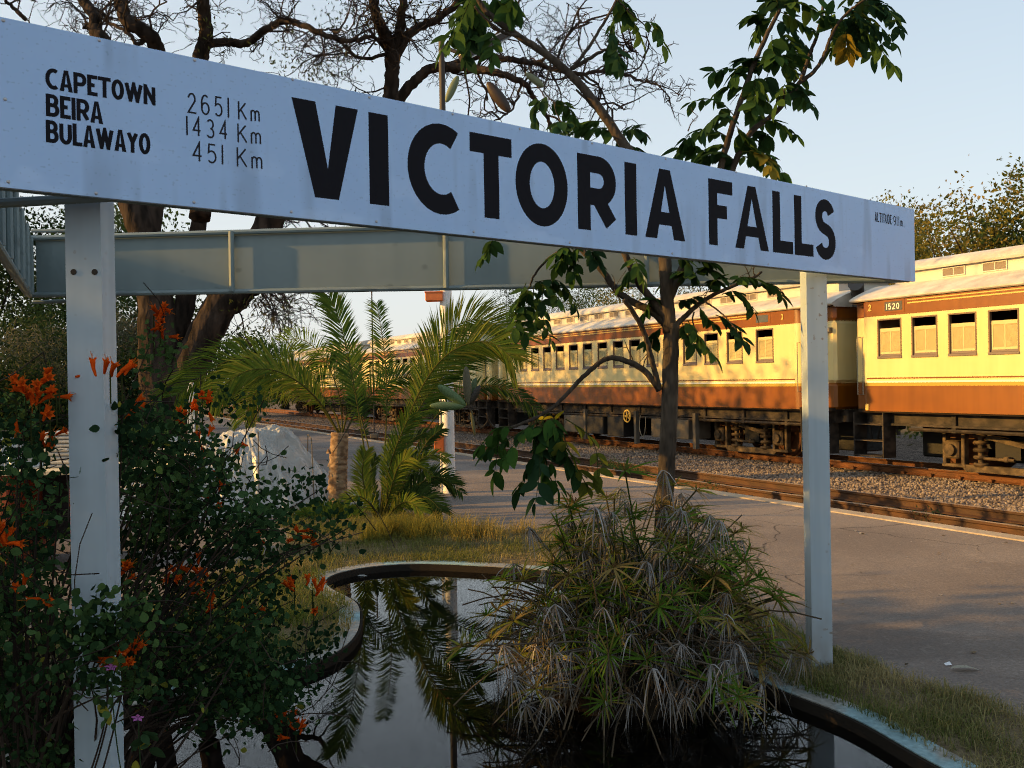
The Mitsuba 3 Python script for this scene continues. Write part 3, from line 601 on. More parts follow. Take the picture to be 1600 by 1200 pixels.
_bog = None
def bogie_parts():
    """one truck, local x along the line, y towards the viewer from the near rail, z from rail top"""
    parts = []
    wb = 1.06
    def wheel(xc):
        m = MB(); p = [(0, .0), (.0, .43), (.02, .455), (.035, .46), (.05, .44), (.055, .43), (.135, .425), (.135, .37), (.105, .36), (.095, .14), (.15, .12), (.15, 0)]
        w = trimesh.creation.revolve(np.array([(q[1], q[0]) for q in p]), sections=28); v = np.array(w.vertices); v = np.c_[v[:, 0] + xc, v[:, 2] - .10, v[:, 1] + .43]
        return m.add(v, w.faces)
    for x in (-wb, wb):
        parts.append(('wheel', wheel(x), 'm_rust', 30)); far = wheel(x); far.map(lambda v: v * [1, -1, 1] + [0, -GAUGE, 0]); far.f = [f[:, ::-1] for f in far.f]; parts.append(('wheel', far, 'm_rust', 30))
        parts.append(('axle_box', MB().box((x - .15, .12, .26), (x + .15, .36, .60), .03).tm(trimesh.creation.cylinder(.11, .08, sections=16, transform=np.array([[1, 0, 0, x], [0, 0, 1, .38], [0, -1, 0, .43], [0, 0, 0, 1.]]))), 'm_bogie', 30))
        parts.append(('pedestal', MB().box((x - .24, .16, .14), (x - .165, .30, .82), .012).box((x + .165, .16, .14), (x + .24, .30, .82), .012).box((x - .26, .15, .10), (x + .26, .30, .16), .01), 'm_bogie', 30))
    parts.append(('side_beam', MB().box((-1.55, .12, .80), (1.55, .30, .96), .015).box((-1.6, .08, .94), (1.6, .34, .985), .01).box((-1.5, .17, .74), (1.5, .26, .81), .01), 'm_bogie', 30))
    v = [(-.82, .12), (.82, .12), (.70, .20), (-.70, .20)]
    parts.append(('lower_beam', MB().tm(trimesh.convex.convex_hull(np.array([[x, y, z] for x, z in [(-.86, .04), (.80, .04), (.95, .16), (-1.0, .16)] for y in (.15, .29)]))), 'm_bogie', False))
    for x in (-.52, .52):
        sp = MB()
        for k, z in enumerate(np.linspace(.18, .72, 5)):
            tor = trimesh.creation.torus(.105 if k % 2 == 0 else .10, .036, major_sections=16, minor_sections=6); sp.add(np.array(tor.vertices) + [x, .23, z], tor.faces)
        sp.tm(trimesh.creation.cylinder(.055, .62, sections=10, transform=np.array([[1, 0, 0, x], [0, 1, 0, .23], [0, 0, 1, .47], [0, 0, 0, 1.]])))
        parts.append(('spring', sp, 'm_bogie', 40))
    parts.append(('swing_arm', MB().tm(trimesh.convex.convex_hull(np.array([[x, y, z] for x, z in [(-.62, .48), (-.62, .56), (.30, .74), (.36, .66)] for y in (.18, .33)]))).tube([[-.2, .3, .30], [.4, .3, .30]], .03, 8).box((-.1, .22, .26), (.0, .34, .36), .02), 'm_bogie', 30))
    return [(n, ply(m, mat, sm)) for n, m, mat, sm in parts]
def bogie(key, sc):
    global _bog
    _bog = _bog or bogie_parts(); cnt = {}
    bk = numbered(key + '__bogie'); M = track_matrix(RAIL_T, sc, RAIL_Z)
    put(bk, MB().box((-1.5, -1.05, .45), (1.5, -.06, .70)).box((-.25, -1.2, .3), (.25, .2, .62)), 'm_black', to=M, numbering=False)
    for n, d in _bog: put(f'{bk}__{n}', d, None, to=M)

R_w = [(12.99 - .81 * k, 13.57 - .81 * k) for k in range(16)]
R_w = [(a, b) for a, b in R_w if a > .5]
k2, P2 = coach(-1.2, 14.25, [(a * 1.0034, b * 1.0034) for a, b in R_w], [11.95 - .86 * k + .2 for k in range(13)], 'nearest cream and brown carriage at the right edge, numbered two', bog=(11.35, 2.0), ve=(1.15, .34), lines=(.02, 1.02))
M_w = [(16.51, 17.09), (17.55, 18.12), (18.43, 18.97), (19.27, 19.83)] + [(20.91 + .832 * k, 21.44 + .832 * k) for k in range(10)]
k3, P3 = coach(14.75, 31.0, [(a * 1.0034, b * 1.0034) for a, b in M_w], [17.0 + .86 * k for k in range(15)], 'second carriage, behind the slim tree, half in dappled shade, with a yellow handwheel below', bog=(18.15, 28.3), lines=(1.40, .9))
coach(31.5, 47.6, [(33.25 + .95 * k, 33.85 + .95 * k) for k in range(13)], [33 + .95 * k for k in range(14)], 'third carriage, seen through the palm fronds beyond the lamp post', near_detail=False, bog=(34.8, 44.5))
coach(48.1, 64.2, [(49.9 + .95 * k, 50.5 + .95 * k) for k in range(14)], [50 + .95 * k for k in range(13)], 'farthest carriage in view, mostly shaded, far left behind the palm', near_detail=False, bog=(51, 61))
def text_on_side(key, text, s_left, z, h, mat, sw=None, gap=.35, off=.012, ratio=.6):
    m = MB(); x = 0; sw = sw or h * .2
    for c in text:
        w = h * ratio * (.35 if c == '1' else 1)
        if c != ' ': m.poly(glyph(c, x, x + w, 0, h, sw), 0, .003)
        x += w + h * gap
    M = track_matrix(BODY_L, s_left, z)
    put(key, m.map(lambda v: np.c_[-v[:, 0], v[:, 2] + off, v[:, 1]] @ M[:3, :3].T + M[:3, 3]), mat)
text_on_side(k2 + '__number', '2', 13.83, 2.955, .13, 'm_gold')
P2('number_plate', MB().box((12.95, 0, 2.885), (13.47, .012, 3.145), .004), 'm_brown')
P2('number_plate_face', MB().box((13.0, .008, 2.925), (13.42, .016, 3.10), .003), 'm_darkmetal')
text_on_side(k2 + '__number_plate_lettering', '1520', 13.38, 2.95, .115, 'm_whiteline', .016, .22, .0155, .62)
text_on_side(k3 + '__number', '3', 16.31 + .0, 2.945, .13, 'm_gold')
P3('number_plate', MB().box((16.65, 0, 2.885), (17.2, .012, 3.13), .004), 'm_brown')
P3('number_plate_face', MB().box((16.72, .008, 2.925), (17.12, .016, 3.09), .003), 'm_glassgrey')
# gear under the second carriage
for q, (x0, x1, z0, z1, mat) in enumerate([(19.9, 21.55, .12, .62, 'm_box'), (22.9, 23.75, .05, .62, 'm_black'), (24.0, 24.9, .08, .60, 'm_black'), (24.95, 26.3, .08, .60, 'm_box')]):
    P3('battery_box', MB().box((x0, -.85, z0), (x1, -.12, z1), .02), mat, 30)
for xq in (19.55, 22.2, 24.92): P3('hanger', MB().box((xq, -.2, -.1), (xq + .11, -.08, .80)), 'm_box')
hw = MB(); tor = trimesh.creation.torus(.165, .02, major_sections=24, minor_sections=6); v = np.array(tor.vertices); hw.add(np.c_[v[:, 0], v[:, 2], v[:, 1]] + [22.55, -.02, .66], tor.faces)
for a_ in range(5):
    c, s = math.cos(a_ * 1.2566), math.sin(a_ * 1.2566); hw.tube([[22.55, -.02, .66], [22.55 + .16 * c, -.02, .66 + .16 * s]], .012, 6)
hw.tube([[22.55, -.12, .66], [22.55, .02, .66]], .03, 8); P3('handwheel', hw, 'm_yellow', 40)
P3('chain', MB().tube(spline([[21.9, -.03, .7], [21.95, -.03, .3], [21.8, -.03, .12], [21.68, -.03, .35], [21.66, -.03, .65]], 14), .012, 5), 'm_steel', 40)
for q in (9.2, 6.4): P2('truss_box', MB().box((q - .9, -.8, .1), (q + .3, -.15, .62), .02), 'm_box', 30)
P2('valve', MB().box((9.85, -.2, .62), (9.97, -.08, .86), .02).box((9.87, -.18, .40), (9.95, -.1, .56), .02), 'm_steel', 30)
# vestibule roof ventilator between the two near carriages
vt = MB(); vt.tube(spline([[14.62, -.55, 3.12], [14.6, -.52, 3.36], [14.52, -.42, 3.52], [14.44, -.30, 3.58]], 10), [.10, .12, .15, .17], 12) if 0 else vt.tube(spline([[14.62, -.55, 3.12], [14.6, -.52, 3.36], [14.52, -.42, 3.52], [14.44, -.30, 3.58]], 10), np.linspace(.11, .16, 10), 12)
P3('roof_ventilator', vt, 'm_darkmetal', 40)

# ------------------------------------------------------------------ plants
def pcol(cols, n, r=rng, jit=.25):
    c = np.asarray(cols, float)[r.integers(0, len(cols), n)]; return np.clip(c * (1 + jit * (r.random((n, 1)) * 2 - 1)), 0, 1)
def px3(pts, Y, dY=0.0):
    """photo measurements at a distance Y; a third number shifts the distance"""
    return np.array([at(p[0], p[1], Y + (p[2] if len(p) > 2 else 0)) for p in pts])
def limb(mb, P, r0, r1, sides=8, n=None, wig=0.0, r=rng):
    q = spline(P, n or max(8, 5 * len(P)))
    if wig: q[1:-1] += r.normal(size=(len(q) - 2, 3)) * wig
    mb.tube(q, np.linspace(r0, r1, len(q)), sides); return q
def twigs(mb, o, d, L, r, lev, tips, R, spread=.8, droop=0.0, kids=(2, 4), wig=.25, minr=.004):
    stack = [(o, unit(np.asarray(d, float)), L, r, lev)]
    while stack:
        o, d, L, r, lev = stack.pop(); n = 6; p = [o]; dd = d.copy()
        for k in range(n - 1):
            dd = unit(dd + R.normal(size=3) * wig + np.array([0, 0, -droop])); p.append(p[-1] + dd * L / (n - 1))
        p = np.array(p); mb.tube(p, np.linspace(r, max(r * .5, minr), n), 4 if lev < 2 else 5, cap=False); tips.append((p[-1], dd))
        if lev > 0:
            for _ in range(R.integers(kids[0], kids[1] + 1)):
                k = R.integers(1, n); nd = unit(dd * .7 + R.normal(size=3) * spread); stack.append((p[k], nd, L * R.uniform(.45, .75), max(r * .55, minr), lev - 1))
def leafcloud(cen, sig, n, size, cols, R, tmpl=LEAF2, asp=.55, down=.0, jit=.35):
    cen = np.asarray(cen, float); k = R.integers(0, len(cen), n); s = np.broadcast_to(np.asarray(sig, float), (len(cen),))[k]
    pos = cen[k] + R.normal(size=(n, 3)) * s[:, None]
    d = unit(R.normal(size=(n, 3)) + np.array([0, 0, -down])); X, Y, Z = frames(d, None, R)
    sz = size * R.uniform(.6, 1.3, n); sc = np.stack([sz, sz * asp, sz], 1)
    ccl = np.asarray(cols, float)[R.integers(0, len(cols), len(cen))][k]            # colour runs in clumps
    c = np.clip(ccl * (1 + jit * (R.random((n, 1)) * 2 - 1)), 0, 1)
    return scatter(tmpl[0], tmpl[1], pos, X, Y, Z, sc, c)
def blobs(c, rad, n, R, hollow=.35, nz=.35):
    """clump centres of a crown with an uneven outline"""
    d = unit(R.normal(size=(n, 3))); rr = (hollow + (1 - hollow) * R.random(n) ** .6)[:, None]
    rr = rr * (1 + nz * (meshkit.fbm(d * 1.9 + R.random(3) * 50, 3) - .5)[:, None] * 2); return np.asarray(c) + d * rr * np.asarray(rad)
def tree(key, label, cat, foot, crown, rad, ncl, nlf, size, cols, R, group=None, trunk_r=.2, sig=None, mat='m_leaf', down=.2, limbs=7, sparse=False):
    key = numbered(key); tag(key, label, cat, group)
    foot = np.asarray(foot, float); crown = np.asarray(crown, float); rad = np.asarray(rad, float)
    t = MB(); fork = foot + (crown - foot) * .55 + R.normal(size=3) * .1; limb(t, [foot - [0, 0, .1], (foot + fork) / 2 + R.normal(size=3) * [.15, .15, 0], fork], trunk_r, trunk_r * .7)
    cl = blobs(crown, rad, ncl, R)
    for k in R.permutation(ncl)[:limbs]: limb(t, [fork, (fork + cl[k]) / 2 + [0, 0, -.15 * rad[2]] + R.normal(size=3) * .08 * rad, cl[k]], trunk_r * .5, trunk_r * .08, 5)
    put(key + '__trunk', t, 'm_bark', 50)
    m = MB(); m.add(*leafcloud(cl, (sig or rad.mean() * .2), nlf, size, cols, R, down=down)); k_ = put(key + '__crown', m, mat); labels[k_] = {'kind': 'stuff'}
    return key
OLIVE = [(.13, .135, .03), (.19, .165, .035), (.095, .11, .03), (.23, .17, .045)]
DARK = [(.018, .034, .012), (.026, .045, .016), (.035, .052, .02), (.014, .026, .010)]
GREYG = [(.095, .105, .07), (.13, .135, .085), (.055, .07, .04), (.16, .15, .10)]
MIDG = [(.04, .07, .022), (.06, .09, .026), (.08, .10, .03), (.03, .055, .018)]

# trees behind the train
R = np.random.default_rng(11)
def behind(px, top, L=25.0):
    P = onplane(px, top, NV * L, NV); return P
for (px, top, wid, L, cols, lab) in [(1545, 278, 2.2, 23, OLIVE, 'dry olive green tree rising behind the nearest carriage roof at the right edge'), (1455, 345, 1.5, 24, OLIVE, 'sparse yellowish tree just right of the sign board end'), (1640, 300, 2.2, 23, MIDG, 'greener tree cut by the right edge behind the nearest carriage'), (1395, 318, 1.2, 26, OLIVE, 'thin dry treetop peeping over the right end of the sign'),
                                     (985, 452, 2.3, 29, OLIVE, 'yellowish scrubby tree right above the second carriage roof behind the slim tree'), (925, 448, 2.3, 31, MIDG, 'green bushy tree above the second carriage roof under the back board'), (868, 462, 2.2, 33, GREYG, 'grey green tree behind the second carriage roof, left of its neighbours'), (800, 466, 2.4, 34, DARK, 'dark green tree above the far end of the second carriage'), (1085, 446, 2.0, 28, GREYG, 'pale tree behind the carriage roof right of the slim trunk'), (1200, 440, 2.0, 27, OLIVE, 'low olive tree behind the carriages left of the right sign post'), (1310, 430, 2.0, 26, OLIVE, 'olive tree behind the gap between the two nearest carriages')]:
    P = behind(px, top - (14 if px < 1380 else 0), L); foot = np.array([P[0], P[1], -.4]); H_ = P[2] + .4; rz = min(.42 * H_, 2.6)
    n = 9000 if px > 1380 else 6500
    tree('background_tree', lab, 'tree', foot, [P[0], P[1], P[2] - rz * .92], [wid, wid, rz], 85, n, .125 if px > 1380 else .12, cols, R, 'trees behind the train', .14, sig=.32 if px < 1380 else .30, limbs=26 if px > 1380 else 8)
# low scrub bank behind the track
for q, (sa, sb) in enumerate([(4, 20), (20, 42), (42, 75)]):
    n = 60; s_ = R.uniform(sa, sb, n); cl = NV * 22.5 + DV * s_[:, None] + NV * R.uniform(-1, 3, n)[:, None]; cl[:, 2] = R.uniform(-.2, 1.9, n)
    m = MB(); m.add(*leafcloud(cl, .5, 3000, .2, OLIVE + MIDG, R)); tag(put('scrub', m, 'm_leaf'), 'low olive scrub growing along the far side of the train', 'scrub', kind='stuff')
# far trees at the end of the line and the dark belt behind the big tree
for (px, top, Y, wid, rz, cols, lab, n) in [(405, 522, 78, 4.2, 3.0, DARK, 'rounded dark green tree at the far end of the train', 4200), (330, 520, 62, 4.0, 3.5, DARK, 'dark tree right behind the big bare tree trunk', 3500), (470, 560, 105, 4.5, 2.6, DARK, 'small far tree where the train disappears', 2500),
                                            (165, 318, 34, 3.2, 3.2, MIDG, 'tall green tree behind the hedge beside the left sign post', 11000), (60, 335, 36, 3.2, 3.4, DARK, 'tall dark tree at the far left behind the sign frame', 11000), (-60, 300, 33, 3.5, 4.0, DARK, 'tall dark tree at the left edge of the view', 4000)]:
    P = at(px, top, Y); foot = np.array([P[0], P[1], -.05]); tree('far_tree', lab, 'tree', foot, [P[0], P[1], P[2] - rz * .95], [wid, wid, rz], 80, n, .16 if Y < 50 else .30, cols, R, None, .22, sig=.5)
for (px, top, Y, wid, cols, lab, n) in [(20, 470, 21, 2.0, MIDG, 'olive shrub at the left edge under the side frame of the sign', 7000), (120, 455, 24, 2.3, MIDG, 'green shrub behind the left sign post', 7000), (40, 545, 18.5, 1.7, GREYG, 'silvery grey feathery shrub left of the left post', 7000), (195, 480, 22, 1.7, GREYG, 'grey green shrub between the left post and the big tree trunk', 6000), (215, 560, 19, 1.0, DARK, 'dark shrub at the foot of the big tree', 4000), (90, 610, 17, 1.5, DARK, 'dark low shrub behind the orange flowers', 5000), (-40, 560, 17, 1.6, DARK, 'dark shrub cut by the left edge', 4000)]:
    P = at(px, top, Y); rz = P[2] / 2 + .1; key = numbered('hedge_shrub'); tag(key, lab, 'shrub', 'shrubs of the hedge on the left')
    st = MB()
    for _ in range(7): limb(st, [[P[0] + R.normal() * .2, P[1] + R.normal() * .2, -.05], [P[0] + R.normal() * .5, P[1] + R.normal() * .4, rz * .9], [P[0] + R.normal() * .8, P[1] + R.normal() * .6, rz * 1.6]], .035, .008, 5)
    put(key + '__stems', st, 'm_bark', 50); labels[key + '__stems'] = {'kind': 'stuff'}
    cl = blobs([P[0], P[1], rz], [wid, wid * .8, rz], 90, R, .3)
    m = MB(); m.add(*leafcloud(cl, .2, int(n * 1.7), .092 if cols is not GREYG else .13, cols, R, asp=.5 if cols is not GREYG else .16, down=.3)); labels[put(key + '__foliage', m, 'm_leaf')] = {'kind': 'stuff'}

# trees standing beyond the left edge, which shade the garden and the far end of the platform
for (x, y, top, wid, n, cols, lab) in [(-11, -4.5, 5.4, 2.6, 5000, DARK, 'leafy tree left of the camera'), (-11, -.8, 5.6, 2.4, 6200, DARK, 'leafy tree left of the sign'), (-11.3, 2.45, 6.1, 1.75, 6500, MIDG, 'smaller leafy tree left of the pond'), (-11.2, 4.75, 4.7, .95, 2600, MIDG, 'low leafy bush beside the pond garden'), (-12, 11.4, 2.8, 1.3, 2600, MIDG, 'low bush left of the luggage trolley'), (-17.5, 21.5, 9.0, 3.2, 2600, MIDG, 'tall open tree left of the hedge'), (-20, 25.5, 10.5, 3.4, 3600, DARK, 'tall tree left of the far hedge'),
                                  (-27, 30, 12.5, 4.4, 5200, DARK, 'very tall tree left of the far platform'), (-31, 38, 13, 4.6, 5600, DARK, 'very tall tree farther along'), (-37, 46.5, 14, 5.0, 5600, DARK, 'very tall tree near the far end'), (-44, 56, 15, 5.5, 5600, DARK, 'very tall tree at the far end')]:
    rz = top / 2 if top < 7 else top * .36
    tree('shade_tree', lab + ', outside the left edge of the view', 'tree', [x, y, -.05], [x, y, top - rz], [wid, wid, rz], 70, n, .22 if top < 7 else .30, cols, R, None, .2, sig=.42 if top < 7 else .75)

# ---- the big bare tree
R = np.random.default_rng(5); BT = 18.0; sc_ = BT / FPX
big = tag('bare_tree', 'big dark twisted almost leafless tree with a forked trunk, spreading behind the sign', 'tree')
tr = MB(); W_ = lambda px: px * sc_ / 2
limb(tr, px3([(262, 745), (258, 660), (250, 590), (246, 520), (240, 450), (230, 380), (212, 330), (190, 270)], BT), W_(74), W_(38), 14, 40, .012, R)
limb(tr, px3([(275, 700), (285, 610), (312, 540), (345, 480), (385, 425), (415, 360), (440, 300)], BT, ), W_(60), W_(42), 14, 40, .012, R)
limb(tr, px3([(265, 620), (272, 540), (290, 470), (300, 410), (312, 340)], BT + .3), W_(40), W_(24), 12, 24, .012, R)
put('bare_tree__trunk', tr, 'm_bark', True)
br = [([(190, 270), (185, 180), (165, 70), (148, 45), (150, 30), (132, 4), (110, -40)], 30, 14), ([(230, 380), (255, 200), (246, 80), (232, 55), (205, 36), (190, 14), (196, -40)], 34, 16), ([(312, 340), (322, 200), (312, 90), (322, 55), (318, 10), (322, -60)], 34, 18),
      ([(320, 72), (345, 66), (376, 68), (405, 55), (432, 36), (460, 36), (490, 46), (540, 64), (576, 58), (600, 66)], 15, 5), ([(440, 300), (530, 240), (600, 180), (612, 140), (610, 80), (600, 50), (588, 25), (580, -30)], 36, 13), ([(610, 85), (622, 55), (628, 20), (636, -40)], 17, 11),
      ([(612, 150), (622, 80), (650, 46), (690, 25), (730, -10)], 18, 10), ([(600, 190), (640, 135), (672, 108), (702, 105), (747, 108), (780, 115), (815, 128), (830, 145), (842, 165), (862, 197)], 20, 5), ([(680, 107), (717, 98), (752, 88), (790, 92), (830, 98), (865, 108), (907, 115), (940, 112), (972, 115), (1000, 126), (1025, 130)], 12, 3),
      ([(362, 487), (380, 478), (392, 462), (420, 440), (430, 400)], 13, 7), ([(345, 500), (356, 490), (366, 484), (380, 474)], 18, 12), ([(232, 55), (215, 70), (200, 52), (170, 36), (150, 20)], 8, 3), ([(150, 32), (140, 38), (133, 40)], 9, 6), ([(40, 30), (20, 12), (-5, -10)], 7, 4), ([(612, 80), (560, 90), (530, 60), (510, 45), (490, 60)], 6, 2), ([(815, 128), (800, 170), (770, 190)], 4, 2),
      ([(747, 108), (760, 70), (790, 40), (800, 10), (790, -20)], 6, 2.5), ([(865, 108), (880, 70), (900, 40), (925, 35)], 5, 2), ([(940, 112), (965, 90), (985, 80), (1005, 90)], 4, 1.6), ([(415, 380), (450, 335), (480, 330), (500, 300)], 12, 6), ([(907, 115), (940, 140), (950, 165), (985, 170)], 4, 1.6)]
bm = MB(); tw = MB(); tips = []
for pts, w0, w1 in br:
    P = px3([(x, y, .5 * math.sin(x * .02 + y * .013)) for x, y in pts], BT); q = limb(bm, P, W_(w0), W_(w1), 8, 7 * len(P), .012, R)
    L = np.linalg.norm(np.diff(q, axis=0), axis=1).sum(); n = int(L * (5.0 if w0 < 20 else 3.0))
    for _ in range(n):
        k = R.integers(int(len(q) * .3), len(q)); td = q[min(k + 1, len(q) - 1)] - q[k - 1]
        twigs(tw, q[k], unit(td) * .4 + R.normal(size=3) * .75, R.uniform(.45, 1.25), R.uniform(.012, .024), 2 if R.random() < .6 else 3, tips, R, .75, .0, (2, 3), .38, .0055)
for _ in range(24):                               # twigs hanging over the left low limb
    twigs(tw, px3([(R.uniform(395, 430), R.uniform(410, 470))], BT)[0], [R.uniform(.2, 1), R.normal() * .4, -.5], R.uniform(.5, .9), .012, 2, tips, R, .8, .12, (2, 3), .3, .005)
put('bare_tree__branches', bm, 'm_bark', True); labels['bare_tree__branches'] = {}
put('bare_tree__twigs', tw, 'm_bark'); labels['bare_tree__twigs'] = {'kind': 'stuff'}
cl = [px3([p], BT)[0] for p in [(395, 480), (410, 470), (425, 488), (440, 500), (450, 480), (455, 500), (430, 95), (455, 85), (490, 105), (520, 110), (545, 80), (520, 95), (640, 10), (650, 0), (540, 30), (560, 50), (520, 20), (335, 40), (600, 20), (480, 120), (355, 470)]]
m = MB(); m.add(*leafcloud(cl, .2, 900, .09, [(.09, .10, .03), (.13, .12, .035), (.05, .07, .02)], R, asp=.35, down=.6)); put('bare_tree__leaves', m, 'm_leaf'); labels['bare_tree__leaves'] = {'kind': 'stuff'}

# ---- the young tree in the pond clump
R = np.random.default_rng(21); YT = 5.75; ys = YT / FPX
tag('young_tree', 'slim young tree with grey trunk and drooping compound leaves growing from the sedge clump', 'tree')
t = MB()
limb(t, px3([(1030, 1040), (1032, 900), (1040, 760), (1046, 640), (1048, 560), (1050, 505)], YT), 14.5 * ys, 12 * ys, 14, 40, .0012, R)
put('young_tree__trunk', t, 'm_ybark', True)
LB = [([(1047, 520), (1043, 470), (1039, 400), (1030, 330), (1002, 265), (968, 215), (920, 148), (860, 90), (800, 50), (755, 12), (740, -20)], 20, 6.5), ([(1046, 515), (1020, 488), (990, 473), (962, 452), (930, 410), (896, 378), (868, 330)], 12, 6.5), ([(1030, 606), (1018, 560), (1003, 512), (975, 468)], 8, 6), ([(1048, 505), (1020, 470), (1000, 445), (980, 405), (955, 340)], 12, 8),
      ([(1052, 512), (1075, 490), (1105, 466), (1150, 445), (1180, 432), (1190, 425)], 8, 3), ([(1030, 610), (1005, 578), (975, 563), (950, 560), (930, 572), (900, 600), (860, 640), (820, 660), (790, 670), (768, 664), (760, 645)], 9, 2.5),
      ([(1044, 470), (1075, 400), (1110, 320), (1128, 255), (1142, 205), (1160, 150), (1182, 90), (1206, 39), (1220, 10), (1226, -30)], 12, 4.5), ([(1078, 395), (1120, 320), (1148, 255), (1176, 204), (1200, 186), (1230, 156), (1249, 129), (1268, 78), (1283, 32), (1286, -25)], 11, 3.5), ([(1249, 129), (1275, 108), (1293, 72), (1308, 39), (1330, 15), (1350, 0)], 6, 3),
      ([(892, 108), (912, 85), (935, 50), (962, 2), (970, -25)], 5, 3), ([(895, 106), (920, 92), (945, 78), (958, 76)], 6.5, 3), ([(812, 55), (790, 52), (765, 35), (742, 10)], 5, 3), ([(968, 214), (930, 170), (900, 140)], 5, 3), ([(900, 382), (862, 400), (835, 430), (828, 448)], 4, 2.5), ([(1200, 186), (1222, 160), (1225, 140)], 4, 2), ([(838, 60), (860, 100), (850, 140), (868, 160)], 3.5, 1.8), ([(965, 0), (985, 20), (1010, 42), (1030, 62)], 2.5, 1.2), ([(1100, 470), (1130, 492), (1150, 515)], 2.6, 1.4), ([(1085, 488), (1082, 500), (1095, 535)], 2.6, 1.4)]
b = MB(); k_=0
for q_, (pts, w0, w1) in enumerate(LB):
    dz = [.02 * q for q in range(len(pts))] if q_ % 2 else [-.02 * q for q in range(len(pts))]
    P = px3([(x, y, (.35 * math.sin(2.1 * q_) * i / len(pts))) for i, (x, y) in enumerate(pts)], YT); bb = MB(); limb(bb, P, w0 * ys / 2 * 1.15, w1 * ys / 2 * 1.15, 9, 7 * len(P), .0015, R)
    put('young_tree__branch', bb, 'm_ybark', True)
dead = MB()
for o in [(1005, 575), (990, 565), (970, 470), (1180, 432), (1170, 438), (1150, 150), (1075, 205), (1240, 130), (880, 200), (940, 190), (1010, 300)]:
    twigs(dead, px3([o], YT)[0], [R.normal() * .5, R.normal() * .3, 1], R.uniform(.10, .2), .004, 1, [], R, .7, 0, (1, 3), .2, .0018)
put('young_tree__dead_twigs', dead, 'm_ybark'); labels['young_tree__dead_twigs'] = {'kind': 'stuff'}
TG = [(.024, .056, .016), (.036, .08, .021), (.05, .10, .026), (.03, .068, .028)]; YG = [(.16, .15, .02), (.22, .17, .025), (.10, .12, .02)]
def compound(key, base, tip, YB, lf=.10, cols=TG, pairs=6, dd=None):
    lf *= 1.12
    d = R.uniform(-.12, .12) if dd is None else dd
    A = at(base[0], base[1], YB); B = at(tip[0], tip[1], YB + d); Lr = np.linalg.norm(B - A) + 1e-6
    mid = (A + B) / 2 + np.array([0, 0, .16 * Lr]) * (1 if abs(B[2] - A[2]) < Lr * .8 else .2) + R.normal(size=3) * .02
    p = spline([A, mid, B], 14); m = MB(); m.tube(p, np.linspace(.0032, .0014, 14), 4, c=(.06, .08, .03))
    t = np.linspace(.22, .93, pairs); idx = (t * 13).astype(int); T_ = unit(np.gradient(p, axis=0))[idx]; O = p[idx]
    side = unit(np.cross(T_, [0, 0, 1.0]) + R.normal(size=(pairs, 3)) * .12); pos, dr, up = [], [], []
    for sg in (-1, 1):
        pos.append(O); dr.append(unit(side * sg + T_ * .55 + np.array([0, 0, -.55]) + R.normal(size=(pairs, 3)) * .26)); up.append(np.cross(side * sg, T_) * sg + np.array([0, 0, .6]))
    pos.append(p[-1:]); dr.append(unit(T_[-1:] + [[0, 0, -.3]])); up.append(np.array([[0, 0, 1.0]]))
    pos, dr, up = np.vstack(pos), np.vstack(dr), np.vstack(up); X, Y, Z = frames(dr, up, R)
    c0 = np.asarray(cols)[R.integers(0, len(cols))]; n = len(pos); sz = lf * R.uniform(.62, 1.22, n)
    c = np.clip(c0 * (1 + .3 * (R.random((n, 1)) * 2 - 1)), 0, 1)
    m.add(*scatter(LEAF[0], LEAF[1], pos, X, Y, Z, np.stack([sz, sz * .52, sz * 1.0], 1), c)); put(key, m, 'm_leaf', True)
UP_ = [(1215, 20, 1198, -22), (1210, 25, 1178, 58), (1206, 35, 1172, 26), (1218, 18, 1268, 48), (1222, 10, 1276, 18), (1225, 5, 1258, -25), (1212, 30, 1262, 76), (1224, 0, 1200, 5), (1218, 50, 1248, 90), (1206, 55, 1214, 88), (1188, 92, 1160, 93), (1186, 90, 1246, 86), (1172, 120, 1112, 113), (1168, 140, 1120, 145), (1180, 112, 1146, 120), (1184, 105, 1236, 106), (1184, 108, 1250, 120), (1186, 115, 1198, 160), (1180, 118, 1180, 166), (1228, 128, 1270, 166), (1226, 132, 1214, 162), (1236, 138, 1262, 158), (1200, 115, 1215, 150),
       (1146, 180, 1080, 160), (1148, 186, 1108, 196), (1148, 192, 1096, 205), (1136, 214, 1084, 206), (1076, 212, 1058, 246), (1076, 212, 1092, 246), (1140, 228, 1098, 236), (1192, 190, 1246, 214), (1178, 205, 1192, 226), (1154, 244, 1214, 274), (1160, 238, 1224, 276), (1150, 250, 1124, 262), (1165, 225, 1188, 242), (1144, 248, 1098, 252), (1158, 212, 1182, 212), (1156, 170, 1186, 185), (1150, 196, 1166, 220),
       (1310, 35, 1300, 78), (1308, 30, 1346, 62), (1320, 20, 1382, 78), (1330, 22, 1402, 74), (1325, 40, 1362, 88), (1300, 20, 1312, 52), (1335, 5, 1384, 8), (1345, 0, 1394, 22), (1350, 8, 1406, 46), (1316, 10, 1360, 40), (1320, 0, 1350, -20), (1300, 45, 1290, 15), (1330, 30, 1340, 70), (1318, 25, 1375, 50),
       (740, 0, 702, 62), (745, 0, 728, 96), (738, -10, 692, 78), (760, 12, 762, 84), (770, -5, 806, 14), (752, 0, 712, 20), (742, -5, 742, 50), (790, -20, 800, 24), (750, 5, 730, 60), (960, 22, 954, 96), (956, 45, 968, 100), (985, 20, 1002, 62), (1004, 34, 1036, 70), (966, -5, 976, 20), (946, 78, 962, 104), (860, 148, 836, 192), (868, 156, 896, 182), (890, 195, 878, 210), (962, 210, 905, 204), (968, 214, 1004, 206), (962, 218, 1012, 242), (940, 190, 900, 196)]
